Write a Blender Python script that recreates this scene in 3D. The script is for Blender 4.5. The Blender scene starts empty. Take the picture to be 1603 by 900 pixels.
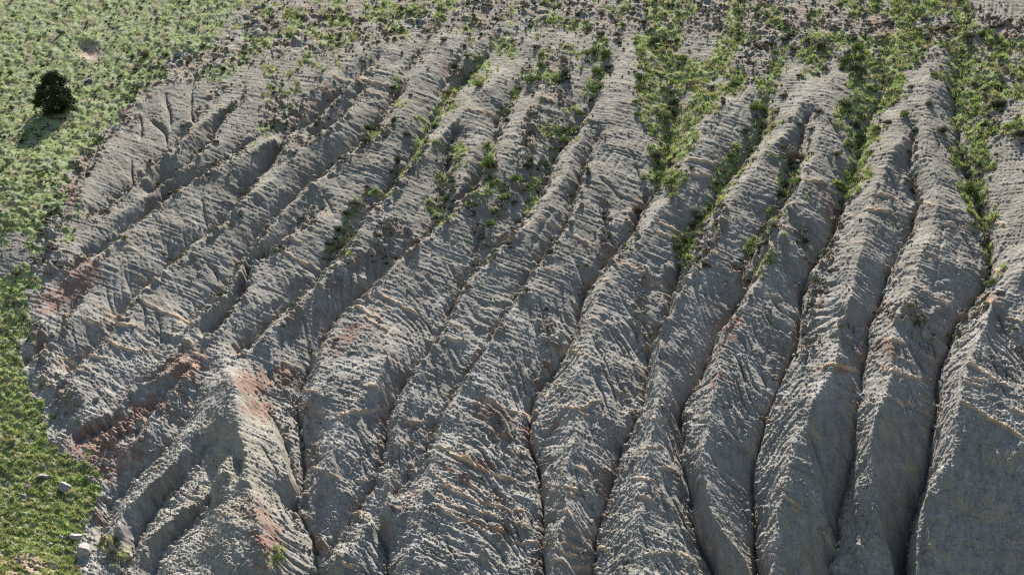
import bpy, math, random
import numpy as np

R = math.radians
scn = bpy.context.scene
col = scn.collection
rng = np.random.default_rng(7)
random.seed(7)
F32 = np.float32

# ------------------------------------------------------------------ camera, sky, sun, exposure
W, H, FPX, DIST = 1603.0, 900.0, 2200.0, 110.0
cam_d = bpy.data.cameras.new("camera")
cam_d.sensor_width = 36.0
cam_d.lens = 36.0 * FPX / W
cam_d.clip_end = 6000
cam = bpy.data.objects.new("camera", cam_d)
col.objects.link(cam)
cam.location = (0, -DIST, 0)
cam.rotation_euler = (R(90), 0, 0)
scn.camera = cam

SUN_EL, SUN_AZ = R(51.5), R(2)            # azimuth measured from +Y (behind the hill) towards +X
world = bpy.data.worlds.new("World")
scn.world = world
world.use_nodes = True
nt = world.node_tree
sky = nt.nodes.new("ShaderNodeTexSky")
sky.sky_type = 'NISHITA'
sky.sun_disc = False
sky.sun_elevation = SUN_EL
sky.sun_rotation = SUN_AZ
bg = nt.nodes["Background"]
nt.links.new(sky.outputs[0], bg.inputs[0])
bg.inputs[1].default_value = 0.066

sl = bpy.data.lights.new("sun", 'SUN')
sl.energy = 5.0
sl.angle = R(0.5)
sl.color = (1.0, 0.93, 0.83)
sun = bpy.data.objects.new("sun", sl)
col.objects.link(sun)
sun.rotation_euler = (R(90) - SUN_EL, 0, R(180) - SUN_AZ)
sun.rotation_euler = (-(R(90) - SUN_EL), 0, -SUN_AZ)
sun.location = (0, 60, 90)

scn.view_settings.view_transform = 'Standard'
scn.view_settings.look = 'None'
scn.view_settings.gamma = 1
scn.view_settings.use_curve_mapping = False
scn.view_settings.exposure = 1.45
scn.cycles.use_denoising = False
scn.cycles.filter_width = 1.15

# ------------------------------------------------------------------ numeric helpers
def smooth(a, b, x):
    t = np.clip((x - a) / (b - a), 0, 1)
    return t * t * (3 - 2 * t)

def gnoise(x, y, seed=0):
    """2D gradient noise, about -1..1"""
    r = np.random.default_rng(1000 + seed)
    perm = r.permutation(512).astype(np.int32)
    ang = r.uniform(0, 2 * np.pi, 512).astype(F32)
    gx, gy = np.cos(ang), np.sin(ang)
    xf = np.floor(x); yf = np.floor(y)
    xi = xf.astype(np.int32); yi = yf.astype(np.int32)
    fx = (x - xf).astype(F32); fy = (y - yf).astype(F32)
    ux = fx * fx * fx * (fx * (fx * 6 - 15) + 10)
    uy = fy * fy * fy * (fy * (fy * 6 - 15) + 10)
    def g(ix, iy, dx, dy):
        k = perm[(perm[ix & 511] + iy) & 511]
        return gx[k] * dx + gy[k] * dy
    a = g(xi, yi, fx, fy); b = g(xi + 1, yi, fx - 1, fy)
    c = g(xi, yi + 1, fx, fy - 1); d = g(xi + 1, yi + 1, fx - 1, fy - 1)
    ab = a + ux * (b - a); cd = c + ux * (d - c)
    return (ab + uy * (cd - ab)) * F32(1.5)

def fbm(x, y, octs, seed=0, gain=0.5, lac=2.03):
    s = 0; a = 1.0
    for i in range(octs):
        s = s + a * gnoise(x, y, seed + i * 7)
        x = x * lac + 3.7; y = y * lac - 1.9; a *= gain
    return s

def worley(x, y, seed=0):
    """distance to the nearest jittered cell point"""
    r = np.random.default_rng(3000 + seed)
    perm = r.permutation(1024).astype(np.int32)
    ox = r.uniform(0.05, 0.95, 1024).astype(F32); oy = r.uniform(0.05, 0.95, 1024).astype(F32)
    xi = np.floor(x).astype(np.int32); yi = np.floor(y).astype(np.int32)
    fx = (x - xi).astype(F32); fy = (y - yi).astype(F32)
    best = np.full(x.shape, 9.0, F32); idv = np.zeros(x.shape, F32)
    for dx in (-1, 0, 1):
        for dy in (-1, 0, 1):
            k = perm[(perm[(xi + dx) & 1023] + yi + dy) & 1023]
            d = (dx + ox[k] - fx) ** 2 + (dy + oy[k] - fy) ** 2
            c = d < best
            best = np.where(c, d, best); idv = np.where(c, ox[k], idv)
    return np.sqrt(best), idv

# ------------------------------------------------------------------ the mean slope of the hill
ASPECT, DIP = R(22), R(35)
NRM = np.array([-math.sin(ASPECT) * math.sin(DIP), -math.cos(ASPECT) * math.sin(DIP), math.cos(DIP)])
CAM = np.array([0, -DIST, 0.0])

def ray(px, py):
    d = np.stack([(px - W / 2) / FPX, np.ones_like(px), -(py - H / 2) / FPX], -1)
    return d

def base_point(px, py):
    d = ray(np.asarray(px, float), np.asarray(py, float))
    t = -(CAM @ NRM) / (d @ NRM)
    return CAM + d * t[..., None]

def project(P):
    dy = P[..., 1] + DIST
    return W / 2 + FPX * P[..., 0] / dy, H / 2 - FPX * P[..., 2] / dy

def large_form(bx, by):
    """broad swells of the hillside (metres along the normal) as function of base position"""
    bx = np.asarray(bx, float); by = np.asarray(by, float)
    h = np.zeros(np.broadcast(bx, by).shape)
    k = smooth(1000, 1260, bx)                       # lower right: the hill breaks off into steep faces
    y0 = 640 - 40 * smooth(1200, 1500, bx)
    s = np.maximum(by - y0, 0)
    s = s * s / (s + 60)
    h -= 0.017 * k * s
    k2 = smooth(380, 560, bx) * (1 - smooth(1000, 1260, bx))
    s2 = np.maximum(by - 640, 0); s2 = s2 * s2 / (s2 + 90)
    h -= 0.001 * k2 * s2
    # grass bank at the lower left corner
    h += 2.6 * np.exp(-(((bx + 20) / 110) ** 2 + ((by - 960) / 120) ** 2))
    # the rounded knoll at the lower left
    h += 1.3 * np.exp(-(((bx - 374) / 34) ** 2 + (np.minimum(by - 730, (by - 730) * 0.35) / 95) ** 2))
    # gentle bench below the tree
    h += 1.5 * np.exp(-(((bx - 30) / 120) ** 2 + ((by - 330) / 110) ** 2))
    # edge of the bare ground against the grass on the left
    h -= 0.5 * np.exp(-(((bx - 150) / 60) ** 2 + ((by - 790) / 80) ** 2))
    return h

def A(px, py):
    a = np.interp(py, [0, 60, 200, 380, 600, 800, 1000], [0.3, 0.5, 0.84, 0.95, 1.06, 1.16, 1.2])
    a = a * np.interp(px, [0, 200, 400, 560, 900, 1200, 1603], [0.80, 0.84, 0.90, 0.96, 1.0, 1.08, 1.15])
    return a

def to_base(px, py, h):
    """base pixel whose point, raised by h plus the large form, lands at photo pixel px,py"""
    bx, by = np.array(px, float), np.array(py, float)
    h = np.asarray(h, float)
    for _ in range(25):
        P = base_point(bx, by) + (h + large_form(bx, by))[..., None] * NRM
        qx, qy = project(P)
        bx += 0.8 * (px - qx); by += 0.8 * (py - qy)
    return bx, by

# ------------------------------------------------------------------ crests and gullies of the badland
CREST = [
 (1.0, [(300,108),(262,130),(222,165),(190,200),(165,235),(140,285),(128,318)]),
 (1.0, [(425,107),(395,128),(375,148),(345,172),(310,200),(275,230),(245,257),(222,285),(205,302)]),
 (0.55, [(378,152),(356,188),(332,227),(300,257),(270,282),(230,312),(190,330),(160,347),(130,385),(95,405)]),
 (1.0, [(452,206),(425,218),(400,232),(355,257),(325,275),(280,303),(250,325),(217,352),(195,372),(175,390),(150,410),(112,437)]),
 (0.9, [(595,70),(560,90),(540,100),(517,120),(495,140),(480,155),(474,180)]),
 (0.9, [(638,58),(625,67),(600,92),(570,115),(555,130),(520,165),(485,195),(450,235)]),
 (1.0, [(563,150),(547,175),(520,200),(490,222),(475,232),(440,267),(400,303),(350,347),(322,375),(287,402),(250,432),(220,467),(197,487),(180,515),(167,537),(140,562),(120,585),(110,625)]),
 (1.0, [(712,40),(700,55),(670,92),(650,132),(632,180),(610,200),(585,222),(550,243),(525,267),(487,295),(450,330),(412,375),(385,408),(355,460),(325,487),(300,517),(288,532)]),
 (0.55, [(515,322),(480,355),(450,380),(435,393),(400,422),(385,465),(362,497),(335,527),(318,545)]),
 (0.8, [(800,20),(760,52),(735,90),(718,112)]),
 (1.0, [(800,103),(742,155),(725,172),(690,215),(650,255),(630,280),(600,317),(585,337),(560,375),(535,405),(520,422),(500,447),(467,477),(430,510),(400,537)]),
 (0.6, [(750,205),(740,240),(728,275),(710,320)]),
 (0.9, [(905,40),(880,75),(850,130),(838,160),(800,212),(775,262),(755,297),(725,322),(700,347),(670,377),(645,397),(617,420),(592,448),(575,465),(550,487),(525,512),(508,540),(500,570),(488,620)]),
 (0.8, [(600,520),(610,560),(590,590),(560,625),(535,655),(520,700),(505,740)]),
 (0.75, [(962,110),(942,150),(915,205),(890,260),(870,300),(850,335),(837,343),(800,380),(762,415),(732,447),(710,492),(697,522),(675,552),(655,590),(640,620),(628,650),(615,690)]),
 (1.0, [(985,70),(968,130),(955,187),(945,225),(917,278),(904,315),(892,352),(879,372),(862,400),(824,445),(805,480),(787,505),(770,535),(750,572),(727,602),(707,630),(690,665),(690,700),(678,725),(665,775),(665,810),(655,840),(640,870),(625,905)]),
 (0.9, [(617,737),(595,795),(560,845),(525,885)]),
 (1.0, [(1170,148),(1137,162),(1112,185),(1090,215),(1065,275),(1052,307),(1025,342),(995,380),(962,405),(950,452),(930,478),(920,530),(912,570),(907,605),(903,650),(898,690),(882,737),(885,775),(885,805),(873,840),(862,900)]),
 (1.0, [(1280,105),(1262,150),(1240,190),(1215,225),(1200,240),(1177,270),(1155,297),(1137,330),(1125,362),(1117,390),(1098,415),(1075,442),(1057,485),(1037,515),(1030,560),(1032,600),(1030,640),(1020,690),(1018,720),(1012,760),(1003,800),(1000,850),(1000,905)]),
 (0.9, [(1292,115),(1290,165),(1280,215),(1268,260),(1255,300),(1228,360),(1203,400),(1180,450),(1160,480),(1145,508),(1130,540),(1125,570),(1122,610),(1112,650),(1105,690),(1100,720),(1110,785),(1135,830),(1160,860),(1175,900)]),
 (1.0, [(1420,200),(1400,240),(1383,267),(1366,305),(1358,340),(1350,380),(1340,420),(1335,455),(1328,480),(1318,500),(1312,540),(1310,572),(1290,602),(1272,630),(1257,665),(1245,700),(1235,740),(1225,790),(1215,840),(1210,900)]),
 (0.7, [(1257,665),(1268,708),(1285,752),(1297,810)]),
 (1.0, [(1472,68),(1462,110),(1450,150),(1447,200),(1450,245),(1462,285),(1468,320),(1460,355),(1445,395),(1430,440),(1412,490),(1397,522),(1397,580),(1390,620),(1372,650),(1361,682),(1370,745),(1377,800),(1397,865),(1400,905)]),
 (1.15, [(1557,460),(1548,500),(1530,530),(1517,560),(1507,600),(1502,625),(1495,660),(1494,687),(1489,717),(1480,732),(1450,775),(1440,800),(1436,850),(1432,905)]),
 (1.0, [(1600,150),(1612,250),(1608,350),(1600,430)]),
 (1.0, [(1700,500),(1690,700),(1690,950)]),
 # knob ridge at the lower left and its spurs
 (2.1, [(342,568),(362,582),(372,610),(372,650),(372,678),(380,705),(386,740),(396,780),(406,830),(418,880)]),
 (0.9, [(337,580),(326,620),(312,660),(290,700),(255,740),(220,772),(192,797),(182,830)]),
 (0.8, [(372,695),(340,745),(310,782),(270,808),(240,835),(220,870),(205,905)]),
 (0.8, [(382,730),(360,785),(330,822),(290,855),(258,895)]),
 (0.7, [(400,640),(420,665),(440,705),(455,755)]),
 (0.7, [(150,460),(120,495),(92,525),(72,550),(47,582)]),
 (0.7, [(82,465),(62,500),(45,550)]),
 (0.6, [(307,552),(250,592),(212,607),(175,637),(125,664)]),
 (0.6, [(318,562),(280,602),(250,637),(225,672),(200,705)]),
]
GULLY = [
 (0.6, [(345,140),(322,165),(302,203),(278,222),(262,236),(243,260),(222,280),(195,302),(165,325),(140,338)]),
 (0.5, [(386,146),(362,176),(342,203),(320,236),(297,256),(268,281),(235,306)]),
 (0.45, [(440,180),(420,197),(400,217),(362,243),(345,253),(325,270),(275,301),(250,321),(217,347),(190,366),(165,388),(135,405)]),
 (1.0, [(500,130),(475,172),(455,212),(425,255),(398,290),(375,320),(348,345),(320,373),(284,401),(247,431),(217,465),(194,487),(176,515),(163,537),(135,562),(112,588)]),
 (0.6, [(595,92),(572,110),(550,134),(525,160),(500,182),(470,212)]),
 (0.5, [(566,140),(552,165),(522,195),(492,218)]),
 (0.9, [(660,80),(640,110),(620,155),(600,180),(575,212),(548,240),(522,263),(483,293),(447,327),(408,372),(380,407),(350,457),(321,485),(297,512)]),
 (0.3, [(505,325),(470,358),(438,385),(420,398),(395,420),(378,462),(352,500),(325,533)]),
 (0.7, [(760,25),(735,62),(718,97),(700,120),(684,150)]),
 (0.9, [(795,55),(750,107),(715,135),(684,172),(662,220),(645,250),(622,280),(593,314),(577,337),(550,370),(526,403),(512,422),(495,445),(462,473),(425,505),(396,532),(372,560)]),
 (0.8, [(715,205),(700,245),(694,275),(692,310),(685,345),(665,375),(640,395),(612,418),(586,446),(568,463),(543,485),(520,510),(500,535),(490,555),(480,587),(468,610),(467,640),(472,675),(474,705),(478,735),(470,770),(462,800),(478,822),(492,840),(497,865),(497,905)]),
 (0.6, [(830,100),(803,150),(780,190),(765,245),(748,283),(735,308),(712,330),(695,350)]),
 (0.9, [(945,120),(925,170),(897,207),(872,245),(850,292),(832,328),(797,372),(757,408),(735,428),(724,445),(704,487),(690,522),(670,550),(655,580),(632,607),(615,635),(605,655),(601,690),(597,725),(590,755),(572,782),(548,810),(530,840),(512,870),(500,890)]),
 (0.5, [(790,300),(770,345),(752,368),(738,397)]),
 (0.4, [(938,215),(914,272),(893,328),(883,357),(865,383),(842,415),(820,447),(800,477),(782,502),(764,532),(745,567),(720,600),(700,627),(682,655),(670,690),(665,712),(648,735),(627,767),(606,802),(596,835),(605,870),(610,905)]),
 (0.9, [(1040,60),(1050,150),(1056,200),(1040,262),(1028,295),(1008,325),(990,365),(968,395),(943,420),(924,447),(909,475),(905,512),(887,547),(873,572),(855,600),(832,625),(826,660),(828,690),(842,725),(847,767),(850,795),(849,825),(848,860),(850,905)]),
 (0.4, [(945,325),(950,365),(966,393)]),
 (0.4, [(982,337),(987,362)]),
 (0.9, [(1215,120),(1195,180),(1185,230),(1162,262),(1127,303),(1102,345),(1084,367),(1072,390),(1064,415),(1056,440),(1052,470),(1043,500),(1023,530),(1015,548),(1013,575),(1011,605),(1005,632),(995,657),(985,680),(970,697),(966,728),(950,775),(940,815),(930,842),(930,872),(922,905)]),
 (0.35, [(1264,190),(1256,215),(1243,250),(1240,290),(1215,335),(1178,387),(1158,430)]),
 (0.9, [(1196,400),(1172,440),(1155,475),(1140,503),(1125,532),(1112,552),(1100,580),(1080,612),(1066,630),(1062,655),(1064,687),(1063,722),(1075,757),(1082,805),(1088,835),(1105,865),(1122,905)]),
 (0.9, [(1385,95),(1378,150),(1352,210),(1336,270),(1322,310),(1310,340),(1296,380),(1272,420),(1254,460),(1250,500),(1247,532),(1235,557),(1217,600),(1205,637),(1190,690),(1175,740),(1176,800),(1181,850),(1183,905)]),
 (0.4, [(1250,365),(1262,395),(1270,420)]),
 (0.55, [(1432,205),(1423,240),(1426,275),(1435,315),(1437,328),(1426,357),(1416,382),(1400,415),(1385,447),(1371,480),(1360,510),(1359,535),(1352,575),(1345,610),(1342,650),(1338,695),(1327,725),(1317,775),(1307,815),(1310,840),(1298,862),(1300,905)]),
 (0.3, [(1322,505),(1337,535),(1351,562)]),
 (0.95, [(1515,50),(1500,120),(1492,180),(1503,230),(1514,260),(1524,300),(1536,345),(1546,378),(1551,410),(1545,440),(1525,470),(1500,505),(1483,548),(1471,575),(1468,600),(1467,632),(1461,660),(1459,690),(1456,725),(1432,775),(1425,815),(1417,855),(1411,905)]),
 (0.5, [(1562,502),(1580,525),(1600,555),(1625,600)]),
 (0.5, [(330,695),(312,720),(282,757),(247,792),(224,830),(211,868)]),
 (0.25, [(352,747),(327,787),(292,825),(257,862),(238,900)]),
 (0.5, [(318,580),(300,640),(272,690),(240,722),(200,760),(172,790),(160,835)]),
 (0.5, [(405,615),(430,660),(450,705),(464,755)]),
 (0.5, [(132,462),(107,490),(87,532),(68,550),(48,568)]),
 (0.5, [(290,548),(262,572),(230,602),(200,632),(170,665),(120,690)]),
 (0.4, [(300,575),(265,612),(240,645),(212,685)]),
]
NEUTRAL = [
 [(-300,420),(0,385),(80,330),(115,270),(150,215),(205,160),(255,110),(330,70),(420,40),(520,30),(640,15),(760,-10),(900,-5),(1000,0),(1200,15),(1330,25),(1460,25),(1603,20),(1900,20)],
 [(-300,520),(0,500),(30,540),(40,600),(70,640),(100,690),(125,740),(145,800),(150,850),(170,900),(180,1000)],
 [(-300,-200),(1900,-200)], [(-280,800),(-100,900),(-50,1100)],
]

GX0, GY0, GX1, GY1, STEP = -240.0, -200.0, 1840.0, 1160.0, 1.1
nx = int((GX1 - GX0) / STEP) + 1
ny = int((GY1 - GY0) / STEP) + 1

def dens(pts, step=2.0):
    out = []
    for (a, b) in zip(pts[:-1], pts[1:]):
        n = max(1, int(math.dist(a, b) / step))
        for i in range(n):
            out.append((a[0] + (b[0] - a[0]) * i / n, a[1] + (b[1] - a[1]) * i / n))
    out.append(pts[-1])
    return np.array(out)

def smooth_line(p, n=6):
    q = p.copy()
    for _ in range(n):
        q[1:-1] = 0.25 * q[:-2] + 0.5 * q[1:-1] + 0.25 * q[2:]
    return q

def extend(L):
    out = []
    for m, pts in L:
        a, b = pts[max(0, len(pts) - 3)], pts[-1]
        if b[1] >= 890:
            k = 260.0 / max(30, b[1] - a[1])
            pts = pts + [(b[0] + np.clip((b[0] - a[0]) * k, -60, 60), b[1] + 260)]
        out.append((m, pts))
    return out
CREST = extend(CREST); GULLY = extend(GULLY)
c_pts, g_pts, g_lines = [], [], []
for m, pts in CREST:
    p = smooth_line(dens(pts))
    h = m * A(p[:, 0], p[:, 1])
    n = len(p); ramp = np.clip(np.arange(n) / 14.0, 0.25, 1)
    h = h * ramp
    bx, by = to_base(p[:, 0], p[:, 1], h)
    c_pts.append(np.stack([bx, by, h], 1))
for m, pts in GULLY:
    p = smooth_line(dens(pts))
    h = -m * A(p[:, 0], p[:, 1])
    n = len(p); ramp = np.clip(np.arange(n) / 45.0, 0.1, 1)
    h = h * ramp
    bx, by = to_base(p[:, 0], p[:, 1], h)
    g_pts.append(np.stack([bx, by, h], 1))
    g_lines.append((bx, by, m * ramp * np.interp(p[:, 1], [0, 250, 450, 900], [0.35, 0.75, 1.1, 1.2])))
n_pts = [dens(p, 2.0) for p in NEUTRAL]
C = np.concatenate(c_pts); G = np.concatenate(g_pts); N = np.concatenate(n_pts)

def relax(level, fixed_val, fixed_mask, init, it):
    f = init
    f[fixed_mask] = fixed_val[fixed_mask]
    yy, xx = np.indices(f.shape)
    red = ((xx + yy) % 2 == 0) & ~fixed_mask
    blk = ((xx + yy) % 2 == 1) & ~fixed_mask
    w = 1.85
    for _ in range(it):
        for m in (red, blk):
            p = np.pad(f, 1, mode='edge')
            avg = 0.25 * (p[:-2, 1:-1] + p[2:, 1:-1] + p[1:-1, :-2] + p[1:-1, 2:])
            f = np.where(m, f + w * (avg - f), f)
    return f

def up2(f, shp):
    h, w = shp
    ys = np.clip((np.arange(h) + 0.5) / 2 - 0.5, 0, f.shape[0] - 1)
    xs = np.clip((np.arange(w) + 0.5) / 2 - 0.5, 0, f.shape[1] - 1)
    return bil(f, xs[None, :].repeat(h, 0), ys[:, None].repeat(w, 1))

def bil(f, x, y):
    x = np.clip(x, 0, f.shape[1] - 1.001); y = np.clip(y, 0, f.shape[0] - 1.001)
    xi = x.astype(np.int32); yi = y.astype(np.int32)
    fx = (x - xi).astype(F32); fy = (y - yi).astype(F32)
    a = f[yi, xi]; b = f[yi, xi + 1]; c = f[yi + 1, xi]; d = f[yi + 1, xi + 1]
    return (a * (1 - fx) + b * fx) * (1 - fy) + (c * (1 - fx) + d * fx) * fy

def solve(sets, start, cells=(24, 12, 6, 3)):
    f = None
    for cs in cells:
        h = int((GY1 - GY0) / cs) + 1; w = int((GX1 - GX0) / cs) + 1
        s = np.zeros((h, w)); k = np.zeros((h, w))
        for P, v in sets:
            xi = ((P[:, 0] - GX0) / cs).astype(int); yi = ((P[:, 1] - GY0) / cs).astype(int)
            ok = (xi >= 0) & (xi < w) & (yi >= 0) & (yi < h)
            np.add.at(s, (yi[ok], xi[ok]), (v if np.isscalar(v) else v[ok]))
            np.add.at(k, (yi[ok], xi[ok]), 1)
        m = k > 0
        val = np.where(m, s / np.maximum(k, 1), 0)
        f = np.full((h, w), start) if f is None else up2(f, (h, w))
        f = relax(cs, val, m, f, {24: 250, 12: 120, 6: 70, 3: 40}[cs])
    return f.astype(F32)

def blur(f, n):
    for _ in range(n):
        p = np.pad(f, 1, mode='edge')
        f = 0.25 * p[:-2] + 0.5 * p[1:-1] + 0.25 * p[2:]
        f = 0.25 * f[:, :-2] + 0.5 * f[:, 1:-1] + 0.25 * f[:, 2:]
    return f

T_f = solve([(C, 1.0), (G, 0.0), (N, 0.5)], 0.5)
HC_f = blur(solve([(C, C[:, 2]), (N, 0.05)], 0.5), 3)
HG_f = blur(solve([(G, G[:, 2]), (N, -0.05)], -0.5), 3)

# ------------------------------------------------------------------ images of distance/masks
class Mask:
    """a scalar picture over a pixel window; used for where ground changes its make-up"""
    def __init__(self, x0, y0, x1, y1, s):
        self.x0, self.y0, self.s = x0, y0, s
        self.w = int((x1 - x0) / s) + 1; self.h = int((y1 - y0) / s) + 1
        self.a = np.zeros((self.h, self.w), F32)
    def win(self, xa, ya, xb, yb):
        i0 = max(0, int((xa - self.x0) / self.s)); i1 = min(self.w, int((xb - self.x0) / self.s) + 2)
        j0 = max(0, int((ya - self.y0) / self.s)); j1 = min(self.h, int((yb - self.y0) / self.s) + 2)
        if i1 <= i0 or j1 <= j0: return None
        X = self.x0 + self.s * np.arange(i0, i1)[None, :]; Y = self.y0 + self.s * np.arange(j0, j1)[:, None]
        return (slice(j0, j1), slice(i0, i1)), X, Y
    def line(self, pts, wd, fn=None, val=1.0):
        for k, (a, b) in enumerate(zip(pts[:-1], pts[1:])):
            wa = wd if np.isscalar(wd) else max(wd[k], wd[k + 1])
            r = wa * 1.02 + 1
            got = self.win(min(a[0], b[0]) - r, min(a[1], b[1]) - r, max(a[0], b[0]) + r, max(a[1], b[1]) + r)
            if got is None: continue
            sl, X, Y = got
            dx, dy = b[0] - a[0], b[1] - a[1]
            L2 = dx * dx + dy * dy + 1e-9
            t = np.clip(((X - a[0]) * dx + (Y - a[1]) * dy) / L2, 0, 1)
            d = np.hypot(X - a[0] - t * dx, Y - a[1] - t * dy)
            v0 = val if np.isscalar(val) else val[k]
            v = v0 * (1 - smooth(0, wa, d)) if fn is None else v0 * fn(d)
            self.a[sl] = np.maximum(self.a[sl], v)
    def blob(self, x, y, rx, ry, v=1.0, rot=0.0):
        r = max(rx, ry) * 1.6
        got = self.win(x - r, y - r, x + r, y + r)
        if got is None: return
        sl, X, Y = got
        c, s = math.cos(R(rot)), math.sin(R(rot))
        u = ((X - x) * c + (Y - y) * s) / rx; w = (-(X - x) * s + (Y - y) * c) / ry
        self.a[sl] = np.maximum(self.a[sl], v * (1 - smooth(0.35, 1.5, np.hypot(u, w))))
    def poly(self, pts, v=1.0, soft=2):
        xs = [p[0] for p in pts]; ys = [p[1] for p in pts]
        got = self.win(min(xs) - 1, min(ys) - 1, max(xs) + 1, max(ys) + 1)
        if got is None: return
        sl, X, Y = got
        ins = np.zeros(np.broadcast(X, Y).shape, bool)
        for (x1, y1), (x2, y2) in zip(pts, pts[1:] + pts[:1]):
            if y1 == y2: continue
            ins ^= ((Y >= min(y1, y2)) & (Y < max(y1, y2))) & (X < (x2 - x1) * (Y - y1) / (y2 - y1) + x1)
        self.a[sl] = np.maximum(self.a[sl], v * ins)
    def soften(self, n):
        self.a = blur(self.a, n).astype(F32)
    def at(self, x, y):
        return bil(self.a, (x - self.x0) / self.s, (y - self.y0) / self.s)

PW = (-300, -260, 1905, 1160)
M_inc = Mask(*PW, 1.0)                      # thin incised beds of the gullies (base space)
for bx, by, st in g_lines:
    M_inc.line(list(zip(bx, by)), 20.0, fn=lambda d: 0.72 * np.exp(-d / 2.4) + 0.28 * np.exp(-(d / 9.0) ** 2), val=st)

RILL = [
 [(262,150),(266,180),(268,203)],[(305,120),(297,175),(301,203)],[(221,185),(222,225)],[(235,190),(259,206),(260,225)],[(165,215),(135,255),(118,290)],[(185,200),(150,245),(130,280)],[(208,250),(205,285),(195,300)],
 [(318,310),(320,345),(320,370)],[(283,355),(285,385),(278,410)],[(263,370),(264,400)],[(298,350),(297,385)],[(195,420),(200,450)],[(335,410),(340,440)],[(150,340),(145,370)],
 [(232,480),(225,520)],[(250,500),(248,540)],[(270,500),(265,530)],[(185,460),(190,480)],[(300,460),(305,495)],[(90,470),(85,500)],[(205,600),(195,640)],[(250,600),(245,640)],
 [(945,325),(950,365),(967,395)],[(982,340),(985,365)],[(935,285),(975,310)],[(900,400),(915,440)],[(985,235),(1000,270),(1005,300)],[(960,420),(975,447)],[(1000,420),(1030,450)],
 [(1385,280),(1410,310),(1430,320)],[(1395,320),(1410,360)],[(1400,340),(1413,380)],[(1290,250),(1310,275)],[(1495,345),(1520,380),(1530,410)],[(1250,365),(1270,425)],[(1297,190),(1322,225)],[(1460,215),(1480,250)],
 [(660,490),(690,530)],[(640,560),(658,575)],[(610,610),(620,640)],[(700,410),(715,435)],[(735,395),(728,430)],[(640,250),(655,215)],[(510,300),(520,340)],
 [(1562,502),(1600,555)],[(1440,500),(1460,540),(1465,560)],[(1420,540),(1445,580)],[(1270,680),(1290,740)],[(1415,600),(1440,630)],[(1545,560),(1580,640)],[(1530,520),(1570,580),(1590,620)],
 [(830,480),(835,520)],[(870,470),(872,500)],[(845,470),(850,510)],[(970,650),(975,690)],[(780,800),(800,850)],[(750,790),(770,830)],[(1010,845),(1020,880)],[(1060,760),(1072,800)],[(930,540),(960,600)],[(1000,590),(1011,620)],
 [(1150,560),(1175,610)],[(1190,560),(1200,600)],[(560,700),(570,740)],[(520,780),(545,800)],[(700,850),(720,890)],[(820,560),(850,600)],[(420,720),(440,760)],[(330,600),(325,640)],
]
for ri, pts in enumerate(RILL):
    p = smooth_line(dens(pts)); bx, by = to_base(p[:, 0], p[:, 1], np.zeros(len(p)))
    n = len(p); e = np.minimum(1, np.minimum(np.arange(n), n - 1 - np.arange(n)) / 6.0)
    M_inc.line(list(zip(bx, by)), 7.0, fn=lambda d: np.exp(-d / 2.0), val=(0.75 if ri < 7 else 0.38) * e)

M_grass = Mask(*PW, 2.0)
P_grass = [
 [(1012,50),(998,110),(1004,150),(1020,230),(1028,285),(1058,275),(1100,215),(1130,152),(1165,125),(1130,105),(1102,112),(1068,78),(1082,20),(1060,-40),(1020,-40)],
 [(1325,75),(1350,108),(1318,120),(1330,180),(1345,230),(1332,285),(1352,262),(1388,190),(1420,130),(1442,88),(1452,30),(1405,28),(1392,88)],
 [(1490,60),(1480,150),(1496,205),(1510,300),(1530,348),(1556,335),(1550,250),(1545,185),(1600,155),(1640,120),(1600,70),(1545,95)],
 [(-300,-260),(420,-260),(405,0),(335,70),(250,112),(190,178),(150,222),(118,262),(92,330),(52,372),(-300,440)],
 [(-300,440),(40,425),(75,432),(62,455),(38,500),(32,560),(55,615),(82,650),(78,700),(58,740),(62,790),(100,830),(122,860),(125,900),(130,1160),(-300,1160)],
 [(85,715),(140,712),(148,740),(146,800),(140,830),(110,835),(70,800),(60,760)],
]
for p in P_grass: M_grass.poly(p)
M_grass.soften(30)
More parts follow.
